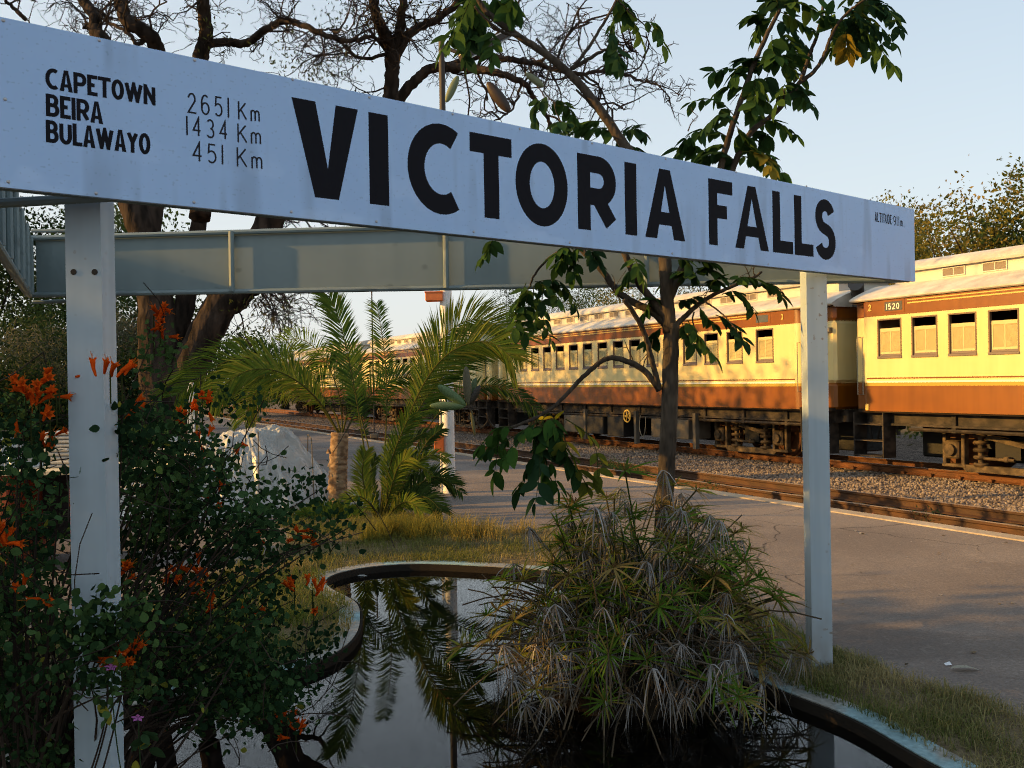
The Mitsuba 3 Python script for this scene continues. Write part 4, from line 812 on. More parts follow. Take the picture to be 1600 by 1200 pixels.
for a_ in UP_: compound('young_tree__leaf', a_[:2], a_[2:], YT + R.uniform(-.1, .3), .095 if a_[0] > 1040 or a_[0] > 840 else .12)
for a_ in [(1340, 30, 1396, 102), (1322, 50, 1328, 84), (765, 45, 768, 98), (1172, 235, 1205, 262)]: compound('young_tree__leaf', a_[:2], a_[2:], YT, .095, YG + TG[1:3])
LOWL = [(892, 384, 868, 398), (895, 388, 896, 428), (905, 384, 880, 412), (926, 386, 936, 412), (990, 402, 1002, 434), (1058, 400, 1112, 410), (1070, 432, 1040, 440), (1092, 478, 1118, 508), (1118, 492, 1162, 532), (1074, 500, 1116, 556), (1066, 504, 1086, 540), (1034, 512, 1016, 534), (1128, 460, 1178, 486), (1182, 448, 1222, 464), (1032, 478, 1008, 488), (1150, 446, 1182, 436), (1080, 440, 1122, 428), (1088, 436, 1058, 424), (1060, 470, 1092, 462), (1100, 466, 1118, 440), (985, 420, 972, 445), (1062, 402, 1085, 432),
        (830, 446, 806, 512), (834, 446, 842, 508), (822, 442, 798, 484), (842, 440, 900, 482), (850, 438, 862, 532), (846, 444, 872, 470), (826, 448, 820, 520), (836, 440, 885, 460), (770, 372, 752, 404), (880, 382, 872, 415)]
for a_ in LOWL: compound('young_tree__leaf', a_[:2], a_[2:], YT + R.uniform(-.15, .15), .088)
for a_ in [(846, 655, 852, 742), (850, 655, 812, 762), (862, 652, 906, 742), (832, 660, 788, 722), (846, 656, 762, 706), (842, 690, 836, 786), (800, 668, 748, 700), (778, 668, 772, 742), (868, 660, 890, 720), (858, 650, 880, 700), (850, 660, 830, 720), (840, 655, 870, 760)]: compound('young_tree__leaf', a_[:2], a_[2:], 5.1, .105, [(.022, .055, .018), (.035, .085, .018), (.028, .065, .03)], 4)
for a_ in [(884, 655, 934, 742), (880, 680, 918, 760)]: compound('young_tree__leaf', a_[:2], a_[2:], 5.0, .105, YG, 4)
compound('young_tree__leaf', (845, 662), (868, 656), 4.95, .075, [(.42, .33, .02)], 1)
def pod(a, b, Y, w, col):
    A, B = at(*a, Y), at(*b, Y); s = trimesh.creation.icosphere(2, 1.0); v = np.array(s.vertices); d = B - A; L = np.linalg.norm(d); X = d / L; Yv = unit(np.cross(X, [0, 1, .2])); Z = np.cross(X, Yv)
    prof = np.sign(v[:, 0]) * np.abs(v[:, 0]); v = (A + B) / 2 + prof[:, None] * X * L / 2 + v[:, 1:2] * Yv * w + v[:, 2:] * Z * w * .7
    put('young_tree__seed_pod', MB().add(v, s.faces, col), 'm_glossy', True)
pod((697, 160), (716, 118), YT, .024, (.16, .19, .10)); pod((797, 176), (761, 128), YT, .036, (.045, .028, .018)); pod((850, 136), (821, 114), YT, .022, (.16, .17, .09))
pod((728, 634), (684, 602), 5.5, .028, (.10, .16, .06)); pod((727, 635), (671, 634), 5.5, .024, (.11, .17, .07)); pod((732, 634), (728, 572), 5.5, .024, (.10, .09, .05)); pod((734, 632), (750, 602), 5.5, .020, (.03, .025, .018)); pod((730, 634), (744, 590), 5.55, .022, (.07, .11, .045)); pod((736, 640), (742, 682), 5.5, .010, (.12, .11, .04))
bb = MB(); limb(bb, px3([(764, 655), (752, 668), (742, 655), (732, 636)], 5.5), .006, .005, 6); put('young_tree__branch', bb, 'm_ybark', True)

# ---- umbrella sedge clump in the pond
R = np.random.default_rng(31)
SC = np.array([.62, 5.35, 0.0])
tag('sedge_clump', 'big round clump of green and dried grey umbrella sedge standing in the pond', 'sedge')
def umbel_mesh(kind, R):
    """rays around +z from the origin"""
    m = MB(); n = R.integers(17, 24); dead = kind == 2
    for k in range(n):
        a = k * 2 * np.pi / n + R.normal() * .14; el = R.uniform(-.05, .6) if not dead else R.uniform(-.6, .35); L = R.uniform(.75, 1.1); w = R.uniform(.021, .033) * (.60 if dead else 1)
        h = np.array([math.cos(a), math.sin(a), 0]); sd = np.array([-math.sin(a), math.cos(a), 0]); t = np.array([0, .3, .65, 1.0])
        sag = (.30 if kind == 0 else .5 if kind == 1 else R.uniform(.7, 2.0))
        r = (math.cos(el) * t * (1 if not dead else R.uniform(.35, .8))) * L; z = math.sin(el) * t * L - sag * .5 * t ** 2 * L * (1.0 if not dead else 1.2)
        ww = np.array([.5, 1, .8, .05]) * w; p = h * r[:, None] + np.array([0, 0, 1]) * z[:, None]
        tw_ = sd * .9 + np.array([0, 0, R.normal() * .4]); v = np.vstack([p - tw_ * ww[:, None], p + tw_ * ww[:, None] + [0, 0, .004]])
        f = np.array([[q, q + 1, q + 5, q + 4] for q in range(3)])
        if kind == 0: c = np.array([.075, .145, .018]) * R.uniform(.7, 1.5) if R.random() < .8 else np.array([.20, .17, .04])
        elif kind == 1: c = np.array([.25, .18, .06]) * R.uniform(.6, 1.3) if R.random() < .5 else np.array([.19, .20, .03]) * R.uniform(.7, 1.2)
        else: c = np.array([.38, .37, .36]) * R.uniform(.4, 1.25) if R.random() < .7 else np.array([.22, .17, .11]) * R.uniform(.6, 1.2)
        m.add(v, f, c)
    if kind < 2:
        for _ in range(6):
            a = R.uniform(0, 6.3); m.tube([[0, 0, 0], [.10 * math.cos(a), .10 * math.sin(a), R.uniform(.08, .2)]], [.006, .012], 4, c=(.16, .10, .04))
    return m
UM = [[ply(umbel_mesh(k, R), 'm_leaf', True) for _ in range(5)] for k in range(3)]
def umat(pos, ax, s, spin):
    z = unit(ax); x = unit(np.cross([0.3, 1, .2], z)); y = np.cross(z, x); c, sn = math.cos(spin), math.sin(spin)
    m = np.eye(4); m[:3, 0] = (x * c + y * sn) * s; m[:3, 1] = (-x * sn + y * c) * s; m[:3, 2] = z * s; m[:3, 3] = pos; return m
stems = MB(); extra = MB(); cnt = 0
NU = 520
for q in range(NU):
    u = R.random(); az = R.uniform(0, 2 * np.pi); el = math.asin(min(1, R.uniform(-.02, 1.0))) ; rad = R.uniform(.62, 1.02) if q < 300 else R.uniform(.25, .75)
    d = np.array([math.cos(az) * math.cos(el) * .92, math.sin(az) * math.cos(el) * .82, math.sin(el) * 1.10])
    bump_ = .84 + .34 * meshkit.fbm(d * 2.3 + 9, 3)
    pos = SC + d * rad * bump_ + np.array([0, 0, .10])
    pos[0] += .10 * d[2]
    if pos[2] < .02: pos[2] = R.uniform(.02, .2)
    side = d[0]; grey = .33 + .25 * (meshkit.noise(d * 2.6 + 3.3) - .4) * 2 + (.22 if el < .35 else 0) + (.15 if rad < .75 else 0)
    kind = 2 if R.random() < grey else (1 if R.random() < .42 else 0)
    ax = unit(d * .8 + np.array([0, 0, .55]) + R.normal(size=3) * .15) if kind < 2 else unit(np.array([0, 0, 1.0]) + d * .25 + R.normal(size=3) * .12)
    s = R.uniform(.14, .235) * (1.0 if kind < 2 else .95)
    root = SC + np.array([R.normal() * .16 + d[0] * .2, R.normal() * .16 + d[1] * .2, -.12]); mid = (root + pos) / 2 + np.array([-d[0] * .12, -d[1] * .12, .12])
    sc_c = (.05, .075, .02) if kind == 0 else (.11, .09, .04) if kind == 1 else (.20, .17, .13)
    stems.tube(spline([root, mid, pos], 7), [.0055] * 3 + [.0045] * 4, 4, False, sc_c)
    M_ = umat(pos, ax, s, R.uniform(0, 6))
    if q < 300: put('sedge_clump__umbel', UM[kind][q % 5], None, to=M_)
    else:
        v, f, _, _, c = (lambda w: (w[0], w[1], 0, 0, w[4]))(meshkit.WRITTEN[UM[kind][q % 5]['filename']]); extra.add(np.asarray(v) @ M_[:3, :3].T + M_[:3, 3], f, c)
for q in range(260):                                # broken dry stems at all angles
    az = R.uniform(0, 6.28); r0 = R.uniform(.1, .6); p = SC + np.array([math.cos(az) * r0, math.sin(az) * r0, R.uniform(-.05, .5)]); d = unit(np.array([math.cos(az), math.sin(az), R.uniform(-.5, .9)]) + R.normal(size=3) * .4); L = R.uniform(.25, .6)
    stems.tube(spline([p, p + d * L * .5 + [0, 0, .03], p + d * L + [0, 0, -.10 * L]], 5), .004, 4, False, np.array([.17, .13, .085]) * R.uniform(.4, 1.3))
put('sedge_clump__stems', stems, 'm_leaf', True); labels['sedge_clump__stems'] = {'kind': 'stuff'}
put('sedge_clump__inner_umbels', extra, 'm_leaf', True); labels['sedge_clump__inner_umbels'] = {'kind': 'stuff'}
# a dark old root mass that carries the clump
s_ = trimesh.creation.icosphere(4, 1.0); v = np.array(s_.vertices); v = SC + v * [.42, .40, .34] * (.8 + .5 * meshkit.fbm(v * 5, 3))[:, None] + [0, 0, -.08]
put('sedge_clump__root_mass', MB().add(v, s_.faces, (.022, .017, .012)), 'm_stone', True)

# ---- palms
R = np.random.default_rng(41)
def frond(key, pts, Y, w=.30, n_=46, cols=((.05, .085, .02), (.07, .11, .025)), rr=.012, R=R, dep=None, droop=.25, start=.22):
    n = int(n_ * 1.9); P = px3([(p[0], p[1], (dep[i] if dep else 0)) for i, p in enumerate(pts)], Y); q = spline(P, 40); m = MB(); m.tube(q, np.linspace(rr, .003, 40), 5, c=(.10, .10, .03))
    T_ = unit(np.gradient(q, axis=0)); view = unit(q - ORG); A = unit(np.cross(T_, view)); N_ = np.cross(A, T_)
    roll = R.uniform(-.5, .5)
    for sg in (-1, 1):
        t = np.linspace(start, .995, n) + R.normal(size=n) * .004; idx = np.clip(t * 39, 0, 38.99); k = idx.astype(int); fr = (idx - k)[:, None]; O = q[k] * (1 - fr) + q[k + 1] * fr
        prof = np.clip(1.25 * np.sin(np.pi * np.clip((t - start) / (1.08 - start), 0, 1)) ** .55, .25, 1); L = w * prof * R.uniform(.88, 1.1, n)
        d = unit(A[k] * sg * math.cos(roll) + N_[k] * math.sin(roll) * sg + N_[k] * .35 + T_[k] * (.75 + .8 * ((t - start) / (1 - start))[:, None]) + R.normal(size=(n, 3)) * .09)
        tip = O + d * L[:, None] + np.array([0, 0, -1.0]) * (droop * L * R.uniform(.4, 1.1, n))[:, None] * .42; mid = O + d * (L * .5)[:, None]
        wd = unit(np.cross(d, N_[k] + R.normal(size=(n, 3)) * .4)) * .0088
        v = np.stack([O - wd * .5, O + wd * .5, mid + wd, tip, mid - wd], 1).reshape(-1, 3); b_ = (np.arange(n) * 5)[:, None]
        f = np.concatenate([np.stack([b_ + 0, b_ + 1, b_ + 2], -1), np.stack([b_ + 0, b_ + 2, b_ + 4], -1), np.stack([b_ + 4, b_ + 2, b_ + 3], -1)], 1).reshape(-1, 3)
        m.add(v, f, np.repeat(pcol(cols, n, R), 5, axis=0))
    put(key, m, 'm_leaf', True)
G1 = ((.055, .105, .02), (.08, .135, .022), (.11, .16, .026)); G2 = ((.09, .145, .022), (.125, .17, .025), (.165, .18, .032)); GD = ((.035, .065, .018), (.05, .085, .022))
foot1 = onz(527, 800); YP = foot1[1]
tag('trunk_palm', 'palm with a short rough sunlit trunk and a long frond arching to the left', 'palm')
t = MB(); q = spline(px3([(529, 812), (528, 760), (529, 715), (531, 676)], YP), 60); rr = (.118 + .003 * np.sin(np.arange(60) * 1.9) + R.normal(size=60) * .0025) * np.linspace(1.08, .98, 60); t.tube(q, rr, 18)
put('trunk_palm__trunk', t, 'm_palmbark', 40)
for k in range(15):                                  # old leaf bases
    a = k * 2.4; h = .05 + .9 * k / 15; p = np.array([foot1[0], foot1[1], 0]) + [.095 * math.cos(a), .095 * math.sin(a), h * 1.02]
    put('trunk_palm__leaf_base', MB().tm(trimesh.convex.convex_hull(p + np.array([[-.045, 0, 0], [.045, 0, 0], [0, -.04, 0], [0, .04, 0], [.018 * math.cos(a), .018 * math.sin(a), .06]]))), 'm_palmbark')
frond('trunk_palm__frond', [(534, 684), (512, 650), (470, 598), (420, 566), (370, 560), (318, 585), (276, 618)], YP, .58, 88, G1 + G2[:1], .02, droop=.8)
frond('trunk_palm__frond', [(533, 682), (520, 640), (480, 600), (440, 590), (402, 610), (380, 660)], YP, .42, 58, G2, .014, dep=[0, .2, .5, .9, 1.1, 1.1], droop=.9)
frond('trunk_palm__frond', [(534, 684), (545, 640), (560, 590), (555, 555), (520, 550), (490, 590)], YP, .40, 55, G1, .014, dep=[0, .3, .6, .8, 1.0, 1.1], droop=1.0)
frond('trunk_palm__frond', [(535, 684), (530, 620), (505, 560), (470, 530), (440, 535)], YP, .44, 54, G1, .012, dep=[0, .5, 1.0, 1.4, 1.7], droop=.6)
frond('trunk_palm__frond', [(533, 686), (508, 640), (470, 600), (425, 578), (380, 582), (335, 616)], YP, .46, 66, G2, .014, dep=[0, -.2, -.4, -.6, -.7, -.8], droop=.7)
frond('trunk_palm__frond', [(536, 684), (560, 640), (600, 600), (645, 590), (685, 620)], YP, .40, 56, G1, .013, dep=[0, .2, .3, .4, .5], droop=.7)
foot2 = onz(592, 812); YQ = foot2[1]
tag('young_palm', 'bushy young palm without trunk beside the palm trunk, fronds spreading upward', 'palm')
for pts, w, n, cols, dep in [([(586, 806), (572, 720), (556, 620), (540, 540), (526, 490), (514, 462)], .40, 62, G1, None), ([(596, 808), (614, 720), (646, 610), (690, 530), (735, 500), (775, 508), (806, 530)], .52, 78, G2, None), ([(597, 808), (622, 700), (662, 600), (712, 545), (765, 535), (800, 560)], .46, 66, G2, [0, -.3, -.5, -.7, -.8, -.9]), ([(598, 806), (620, 720), (660, 630), (705, 575), (742, 548)], .46, 60, G1, [0, .1, .2, .3, .4]), ([(594, 806), (602, 690), (604, 600), (598, 530), (588, 474)], .30, 50, G1, [0, .2, .5, .8, 1.1]),
                         ([(600, 808), (650, 700), (700, 630), (745, 604), (792, 608), (838, 640)], .26, 52, GD, [0, .5, .9, 1.1, 1.1, 1.1]), ([(600, 810), (640, 740), (668, 690), (690, 670)], .18, 40, GD, None), ([(602, 812), (645, 765), (680, 745), (706, 756)], .28, 40, GD, None), ([(600, 812), (640, 780), (668, 778), (690, 800)], .26, 36, GD, [0, -.2, -.3, -.4]), ([(596, 812), (612, 760), (625, 725), (640, 715)], .24, 36, G2, [0, -.3, -.5, -.6]), ([(588, 812), (572, 770), (566, 735), (572, 705)], .22, 36, G2, [0, -.3, -.4, -.5]),
                         ([(592, 812), (580, 790), (560, 775), (540, 782)], .18, 28, G2, [0, -.4, -.6, -.8]), ([(600, 814), (622, 790), (640, 785), (660, 800)], .2, 28, G2, [0, -.4, -.6, -.7]), ([(592, 806), (576, 700), (560, 640), (548, 600), (536, 580)], .30, 46, GD, [0, .5, .9, 1.2, 1.4]), ([(594, 808), (606, 740), (622, 690), (640, 650)], .26, 40, G1, [0, -.3, -.6, -.8])]:
    frond('young_palm__frond', pts, YQ, w, n, cols, .013, dep=dep, droop=.45, start=.40 if n > 44 else .2)
for pts in [[(606, 812), (640, 740), (668, 712), (700, 716)], [(606, 812), (650, 770), (690, 748), (722, 770)], [(604, 814), (630, 720), (640, 690), (664, 676)], [(602, 814), (628, 770), (650, 760), (674, 790)], [(598, 814), (606, 750), (606, 710), (618, 694)], [(606, 814), (636, 790), (664, 786), (684, 812)], [(600, 812), (622, 745), (652, 725), (672, 742)], [(594, 814), (584, 770), (580, 740), (588, 715)]]:
    frond('young_palm__frond', pts, YQ, .17, 26, GD if R.random() < .65 else G2, .008, dep=[0] + [R.uniform(-.35, .35)] * 3, droop=.5, start=.12)
# low tuft at the palm's foot
tag('palm_tuft', 'small spiky green palm seedling in front of the palm trunk', 'palm')
for k in range(12):
    a = k * .55 - .3; frond('palm_tuft__frond', [(516, 832), (516 - 22 * math.cos(a), 832 - 18), (516 - 52 * math.cos(a), 832 - 20 - 26 * abs(math.sin(a)))], YP - .55, .15, 16, G1 if k % 2 else G2, .006, dep=[0, .1 * math.sin(a * 3), .2 * math.sin(a * 3)], start=.1)

# ---- grass
R = np.random.default_rng(51)
lawn = GARDEN.buffer(.06).difference(RIM.buffer(-.07))
def grass(key, label, region, n, h, cols, lean=.5, w=.004, dens=None):
    minx, miny, maxx, maxy = region.bounds; pts = np.zeros((0, 2))
    while len(pts) < n:
        c = np.c_[R.uniform(minx, maxx, 4 * n), R.uniform(miny, maxy, 4 * n)]; c = c[shapely.contains_xy(region, c[:, 0], c[:, 1])]
        cl = meshkit.fbm(np.c_[c * 2.6, c[:, :1] * 0], 3); c = c[R.random(len(c)) < np.clip((cl - .25) * 2.2, .12, 1)]; pts = np.vstack([pts, c])
    pts = pts[:n]; hh = h * R.uniform(.4, 1.25, n) * (.6 + .8 * meshkit.fbm(np.c_[pts * 1.7, pts[:, :1] * 0 + 4], 3)); p = np.c_[pts, np.full(n, .0)]
    a = R.uniform(0, 2 * np.pi, n); hd = np.c_[np.cos(a), np.sin(a), a * 0]; ln = lean * R.uniform(.2, 1.4, n)
    mid = p + np.c_[hd[:, :2] * (hh * ln * .35)[:, None], hh * .62]; tip = p + np.c_[hd[:, :2] * (hh * ln)[:, None], hh * np.clip(1 - .25 * ln, .5, 1)]
    sd = np.c_[-hd[:, 1], hd[:, 0], a * 0] * (w * R.uniform(.7, 1.3, n))[:, None]
    v = np.stack([p - sd, p + sd, mid + sd * .7, mid - sd * .7, tip], 1).reshape(-1, 3); b = (np.arange(n) * 5)[:, None]
    f = np.concatenate([np.stack([b, b + 1, b + 2], -1), np.stack([b, b + 2, b + 3], -1), np.stack([b + 3, b + 2, b + 4], -1)], 1).reshape(-1, 3)
    cf = meshkit.fbm(np.c_[pts * 1.9, pts[:, :1] * 0 + 8], 3)[:, None]; A, B = np.asarray(cols[0]), np.asarray(cols[1]); t = np.clip((cf - .3) * 2.5 + R.normal(size=(n, 1)) * .25, 0, 1)
    c = np.clip((A * (1 - t) + B * t) * R.uniform(.7, 1.3, (n, 1)), 0, 1)
    tag(put(key, MB().add(v, f, np.repeat(c, 5, axis=0)), 'm_leaf', True), label, 'grass', kind='stuff')
right = lawn.intersection(Polygon([(1.2, 2.2), (4, 2.2), (4, 7.2), (1.2, 7.2)])); left = GARDEN.difference(POND.buffer(.05)).intersection(Polygon([(-4.6, 4.4), (-.8, 4.4), (-.8, 8.65), (-4.6, 8.65)])); back = lawn.intersection(Polygon([(-4, 8.7), (2, 8.7), (2, 13.5), (-4, 13.5)])); side = lawn.intersection(Polygon([(.8, 7.2), (2.5, 7.2), (2.5, 8.9), (.8, 8.9)]))
grass('grass', 'green and dry grass on the verge beside the slim right post', right, 22000, .07, ((.08, .115, .024), (.32, .27, .13)), 1.0, .0024)
grass('grass_001', 'green grass on the lobe of lawn left of the pond', left, 19000, .09, ((.085, .125, .026), (.22, .20, .08)), .9, .0028)
grass('grass_002', 'dry yellow grass on the far bank of the pond below the palms', back, 20000, .085, ((.15, .16, .04), (.30, .25, .12)), .9, .003)
grass('grass_003', 'thin dry grass strip behind the sedge clump', side, 2500, .10, ((.12, .12, .03), (.24, .19, .07)), .7, .003)
tuft = shapely.ops.unary_union([shapely.Point(x, y).buffer(r) for x, y, r in [(-1.3, 10.7, .22), (-.95, 10.5, .26), (-.7, 10.8, .2), (-.45, 10.35, .24), (-1.05, 10.95, .22), (-.2, 10.2, .15), (-1.5, 10.35, .16), (.1, 10.6, .14)]]); grass('grass_004', 'tall yellow grass tufts glowing in the sun in front of the young palm', tuft, 2600, .24, ((.22, .20, .04), (.34, .26, .08)), .8, .003)
n = 4200; c_ = np.c_[R.uniform(-2.3, 1.0, n), R.uniform(8.9, 10.6, n)]; c_ = c_[shapely.contains_xy(back, c_[:, 0], c_[:, 1])]; n = len(c_)
X_, Y_, Z_ = frames(np.c_[R.normal(size=(n, 2)), R.normal(size=n) * .12], np.array([0, 0, 1.0]), R); L_ = R.uniform(.06, .16, n)
v, f, c = scatter(np.array([[-.5, 0, 0], [.5, .0, 0], [0, .02, .012]]), np.array([[0, 1, 2]]), np.c_[c_, R.uniform(.01, .03, n)], X_, Y_, Z_, L_, pcol([(.36, .29, .17), (.27, .21, .12)], n, R))
tag(put('straw', MB().add(v, f, c), 'm_leaf'), 'mown straw lying along the far rim of the pond', 'straw', kind='stuff')
for q, (x, y) in enumerate([(968, 736), (955, 733), (940, 730), (982, 741), (1108, 768), (1455, 812)]):
    P = onz(x, y, -.25); P[2] = -.30; key = numbered('track_weed'); tag(key, ['small weed by the near rail, right of the leaf cluster', 'weed tuft by the near rail, second from the left', 'leftmost small weed along the near rail', 'fourth weed from the left along the near rail', 'weed by the near rail just right of the slim tree trunk', 'lone weed by the near rail at the far right'][q], 'weed', 'weeds by the near rail')
    m = MB(); m.add(*leafcloud(P + R.normal(size=(14, 3)) * [.12, .12, .05] + [0, 0, .12], .05, 160 if q < 4 else 70, .06, [(.04, .07, .03), (.06, .09, .04)], R, asp=.3)); put(key + '__foliage', m, 'm_leaf'); labels[key + '__foliage'] = {'kind': 'stuff'}

# ---- flowering shrub on the left (orange trumpet flowers)
R = np.random.default_rng(61)
fb = tag('flowering_shrub', 'dark leafy shrub with clusters of orange trumpet flowers around the left sign post', 'shrub')
areaA = Polygon([(200, 655), (245, 640), (290, 645), (318, 680), (345, 722), (372, 762), (412, 785), (448, 800), (452, 845), (440, 885), (438, 930), (415, 955), (405, 1000), (460, 1035), (470, 1070), (450, 1110), (415, 1130), (330, 1125), (260, 1090), (205, 1075)])
areaB = Polygon([(-120, 560), (30, 645), (62, 655), (82, 705), (88, 1010), (50, 1100), (85, 1220), (-120, 1220)])
def inside(poly, n):
    a, b, c, d = poly.bounds; out = np.zeros((0, 2))
    while len(out) < n:
        q = np.c_[R.uniform(a, c, 3 * n), R.uniform(b, d, 3 * n)]; out = np.vstack([out, q[shapely.contains_xy(poly, q[:, 0], q[:, 1])]])
    return out[:n]
def clumps(poly, n, y0, y1): return np.array([at(x, y, R.uniform(y0, y1)) for x, y in inside(poly, n)])
CA = clumps(areaA, 185, 3.42, 4.5); CB = clumps(areaB, 150, 2.75, 4.3)
CF = px3([(112, 985), (125, 1000), (140, 972), (150, 990), (165, 985), (178, 1000), (190, 975), (200, 985), (170, 1020), (185, 1060), (200, 1075), (150, 1010), (120, 1020), (215, 1060), (205, 1045), (135, 1050), (188, 960)], 2.86)
sprays = np.vstack([px3([(x, y)], Y) for x, y, Y in [(455, 775, 4.2), (480, 770, 4.2), (500, 762, 4.2), (430, 760, 4.2), (505, 835, 4.0), (485, 842, 4.0), (520, 825, 4.0), (540, 815, 4.0), (345, 620, 4.2), (400, 624, 4.2), (240, 560, 3.8), (248, 545, 3.8), (196, 640, 3.2), (190, 660, 3.2), (192, 690, 3.2), (196, 720, 3.25), (470, 1055, 4.0), (505, 1010, 4.0), (495, 1030, 4.0), (500, 990, 4.0)]])
BL = [(.018, .042, .018), (.028, .062, .023), (.042, .086, .031), (.015, .034, .015), (.06, .11, .035)]
m = MB(); m.add(*leafcloud(np.vstack([CA, CB]), .058, 16500, .029, BL, R, LEAF, .72, .2)); m.add(*leafcloud(np.vstack([CF, sprays]), .05, 1700, .028, BL, R, LEAF, .75, .2))
m.add(*leafcloud(np.vstack([CA, CB]), .09, 320, .028, [(.20, .20, .03), (.10, .16, .04)], R, LEAF, .75, .2))
put('flowering_shrub__foliage', m, 'm_leaf', True); labels['flowering_shrub__foliage'] = {'kind': 'stuff'}
st = MB(); allc = np.vstack([CA, CB, sprays, CF])
roots = np.array([[-1.9, 3.3, 0], [-2.2, 3.7, 0], [-1.75, 3.55, 0], [-2.6, 3.6, 0], [-2.4, 3.1, 0], [-1.6, 3.15, 0], [-2.9, 3.9, 0], [-2.05, 4.1, 0]])
for c_ in allc[R.permutation(len(allc))[:230]]:
    r_0 = roots[np.argmin(np.linalg.norm(roots[:, :2] - c_[:2], axis=1) + R.random(len(roots)) * .6)] + R.normal(size=3) * [.06, .06, 0]
    st.tube(spline([r_0 - [0, 0, .05], (r_0 + c_) / 2 + np.array([0, 0, .14]) + R.normal(size=3) * .06, c_ + R.normal(size=3) * .03], 8), np.linspace(.0075, .0022, 8), 4, False)
for _ in range(420):
    c_ = allc[R.integers(len(allc))] + R.normal(size=3) * .09; d = unit(R.normal(size=3) + [.2, 0, .1]); L = R.uniform(.12, .34); st.tube(spline([c_, c_ + d * L * .5 + R.normal(size=3) * .02, c_ + d * L], 4), .0021, 3, False)
for pts in [[(130, 1240), (150, 1180), (165, 1120), (168, 1070)], [(135, 1240), (160, 1160), (178, 1100), (196, 1080)], [(128, 1080), (160, 1030), (200, 990)], [(120, 1100), (135, 1070), (150, 1030)], [(150, 1240), (175, 1150), (190, 1085)]]:
    st.tube(spline(px3(pts, 2.84), 10), .0028, 4, False)
put('flowering_shrub__stems', st, 'm_bark'); labels['flowering_shrub__stems'] = {'kind': 'stuff'}
for (x, y, ang) in [(152, 1102, .5), (168, 1110, 1.4), (214, 1166, -.2), (212, 1188, 1.5), (178, 1025, 1.4)]:
    P = at(x, y, 2.82); Xv, Yv, Zv = frames(np.array([[math.cos(ang), -.2, -math.sin(ang)]]), np.array([0, -1.0, .3]), R); v, f, c = scatter(*LEAF, P[None], Xv, Yv, Zv, np.array([[.045, .024, .04]]), np.array([[.24, .22, .03]]))
    put('flowering_shrub__yellow_leaf', MB().add(v, f, c), 'm_leaf', True)
def flower_cluster(x, y, Y, n=7, L=.055, updir=(.2, -.2, .6), spread=.7):
    L *= .82; n = max(2, int(n * .8))
    P = at(x, y, Y); m = MB()
    for k in range(n):
        d = unit(np.array(updir) + R.normal(size=3) * spread); a = P + R.normal(size=3) * .018; LL = L * R.uniform(.8, 1.2); bend = unit(d + R.normal(size=3) * .25)
        q = np.array([a, a + d * LL * .5, a + d * LL * .5 + bend * LL * .5]); col = np.array([.62, .085, .008]) * R.uniform(.75, 1.15); m.tube(q, [.0035, .0062, .0098], 6, False, col)
        Xv, Yv, Zv = frames(bend[None], None, R)
        for j in range(5):                              # flared lobes
            ph = j * 1.2566 + R.normal() * .2; s = math.cos(ph) * Yv[0] + math.sin(ph) * Zv[0]; tip = q[-1] + (bend * .35 + s * .9) * .020; w = np.cross(s, bend) * .0062; o = q[-1] + s * .0085
            m.add(np.vstack([o - w, o + w, tip]), np.array([[0, 1, 2]]), np.array([.70, .11, .012]))
        for j in range(2): m.tube([q[-1] - bend * .01, q[-1] + bend * .022 + R.normal(size=3) * .006], .0011, 3, False, (.5, .16, .02))
    m.tube([P + [0, 0, -.10], P], .0025, 4, False, (.05, .06, .02))
    put('flowering_shrub__flower_cluster', m, 'm_leaf', True)
for (x, y, Y, n, L) in [(40, 612, 3.0, 6, .06), (62, 622, 3.0, 7, .06), (92, 590, 3.0, 4, .05), (25, 612, 3.0, 4, .05), (78, 640, 3.0, 4, .05), (48, 645, 3.0, 3, .045), (88, 618, 3.0, 3, .045), (172, 580, 2.95, 4, .062), (190, 576, 2.95, 4, .062), (240, 492, 3.8, 5, .05), (250, 502, 3.8, 6, .055), (258, 525, 3.8, 3, .045), (240, 520, 3.8, 3, .045), (208, 648, 3.4, 4, .045), (316, 628, 4.0, 5, .06), (284, 655, 4.0, 4, .055), (300, 650, 4.0, 5, .06), (312, 690, 4.0, 4, .055), (72, 688, 3.4, 4, .06), (64, 695, 3.4, 3, .05), (12, 842, 2.9, 7, .06), (5, 860, 2.9, 3, .05), (280, 908, 3.7, 7, .06), (312, 905, 3.7, 5, .055), (292, 895, 3.7, 4, .05), (460, 918, 3.9, 6, .065), (488, 922, 3.9, 6, .065), (490, 940, 3.9, 3, .05), (190, 1030, 2.85, 7, .05), (210, 1022, 2.85, 6, .045), (168, 1045, 2.85, 3, .04), (437, 1115, 3.9, 5, .05), (462, 1140, 3.9, 7, .055), (448, 1128, 3.9, 4, .05), (334, 765, 4.0, 3, .06), (342, 790, 4.0, 3, .06), (398, 838, 4.0, 3, .05), (468, 832, 4.0, 4, .05), (490, 836, 4.0, 3, .05), (194, 900, 3.4, 5, .05), (372, 690, 4.1, 3, .04), (26, 922, 2.9, 4, .045), (60, 928, 2.9, 4, .05), (375, 995, 3.9, 3, .04), (385, 960, 3.9, 2, .04), (500, 832, 4.0, 2, .04), (300, 935, 3.7, 4, .05), (318, 950, 3.7, 2, .06)]:
    flower_cluster(x, y, Y, n, L)
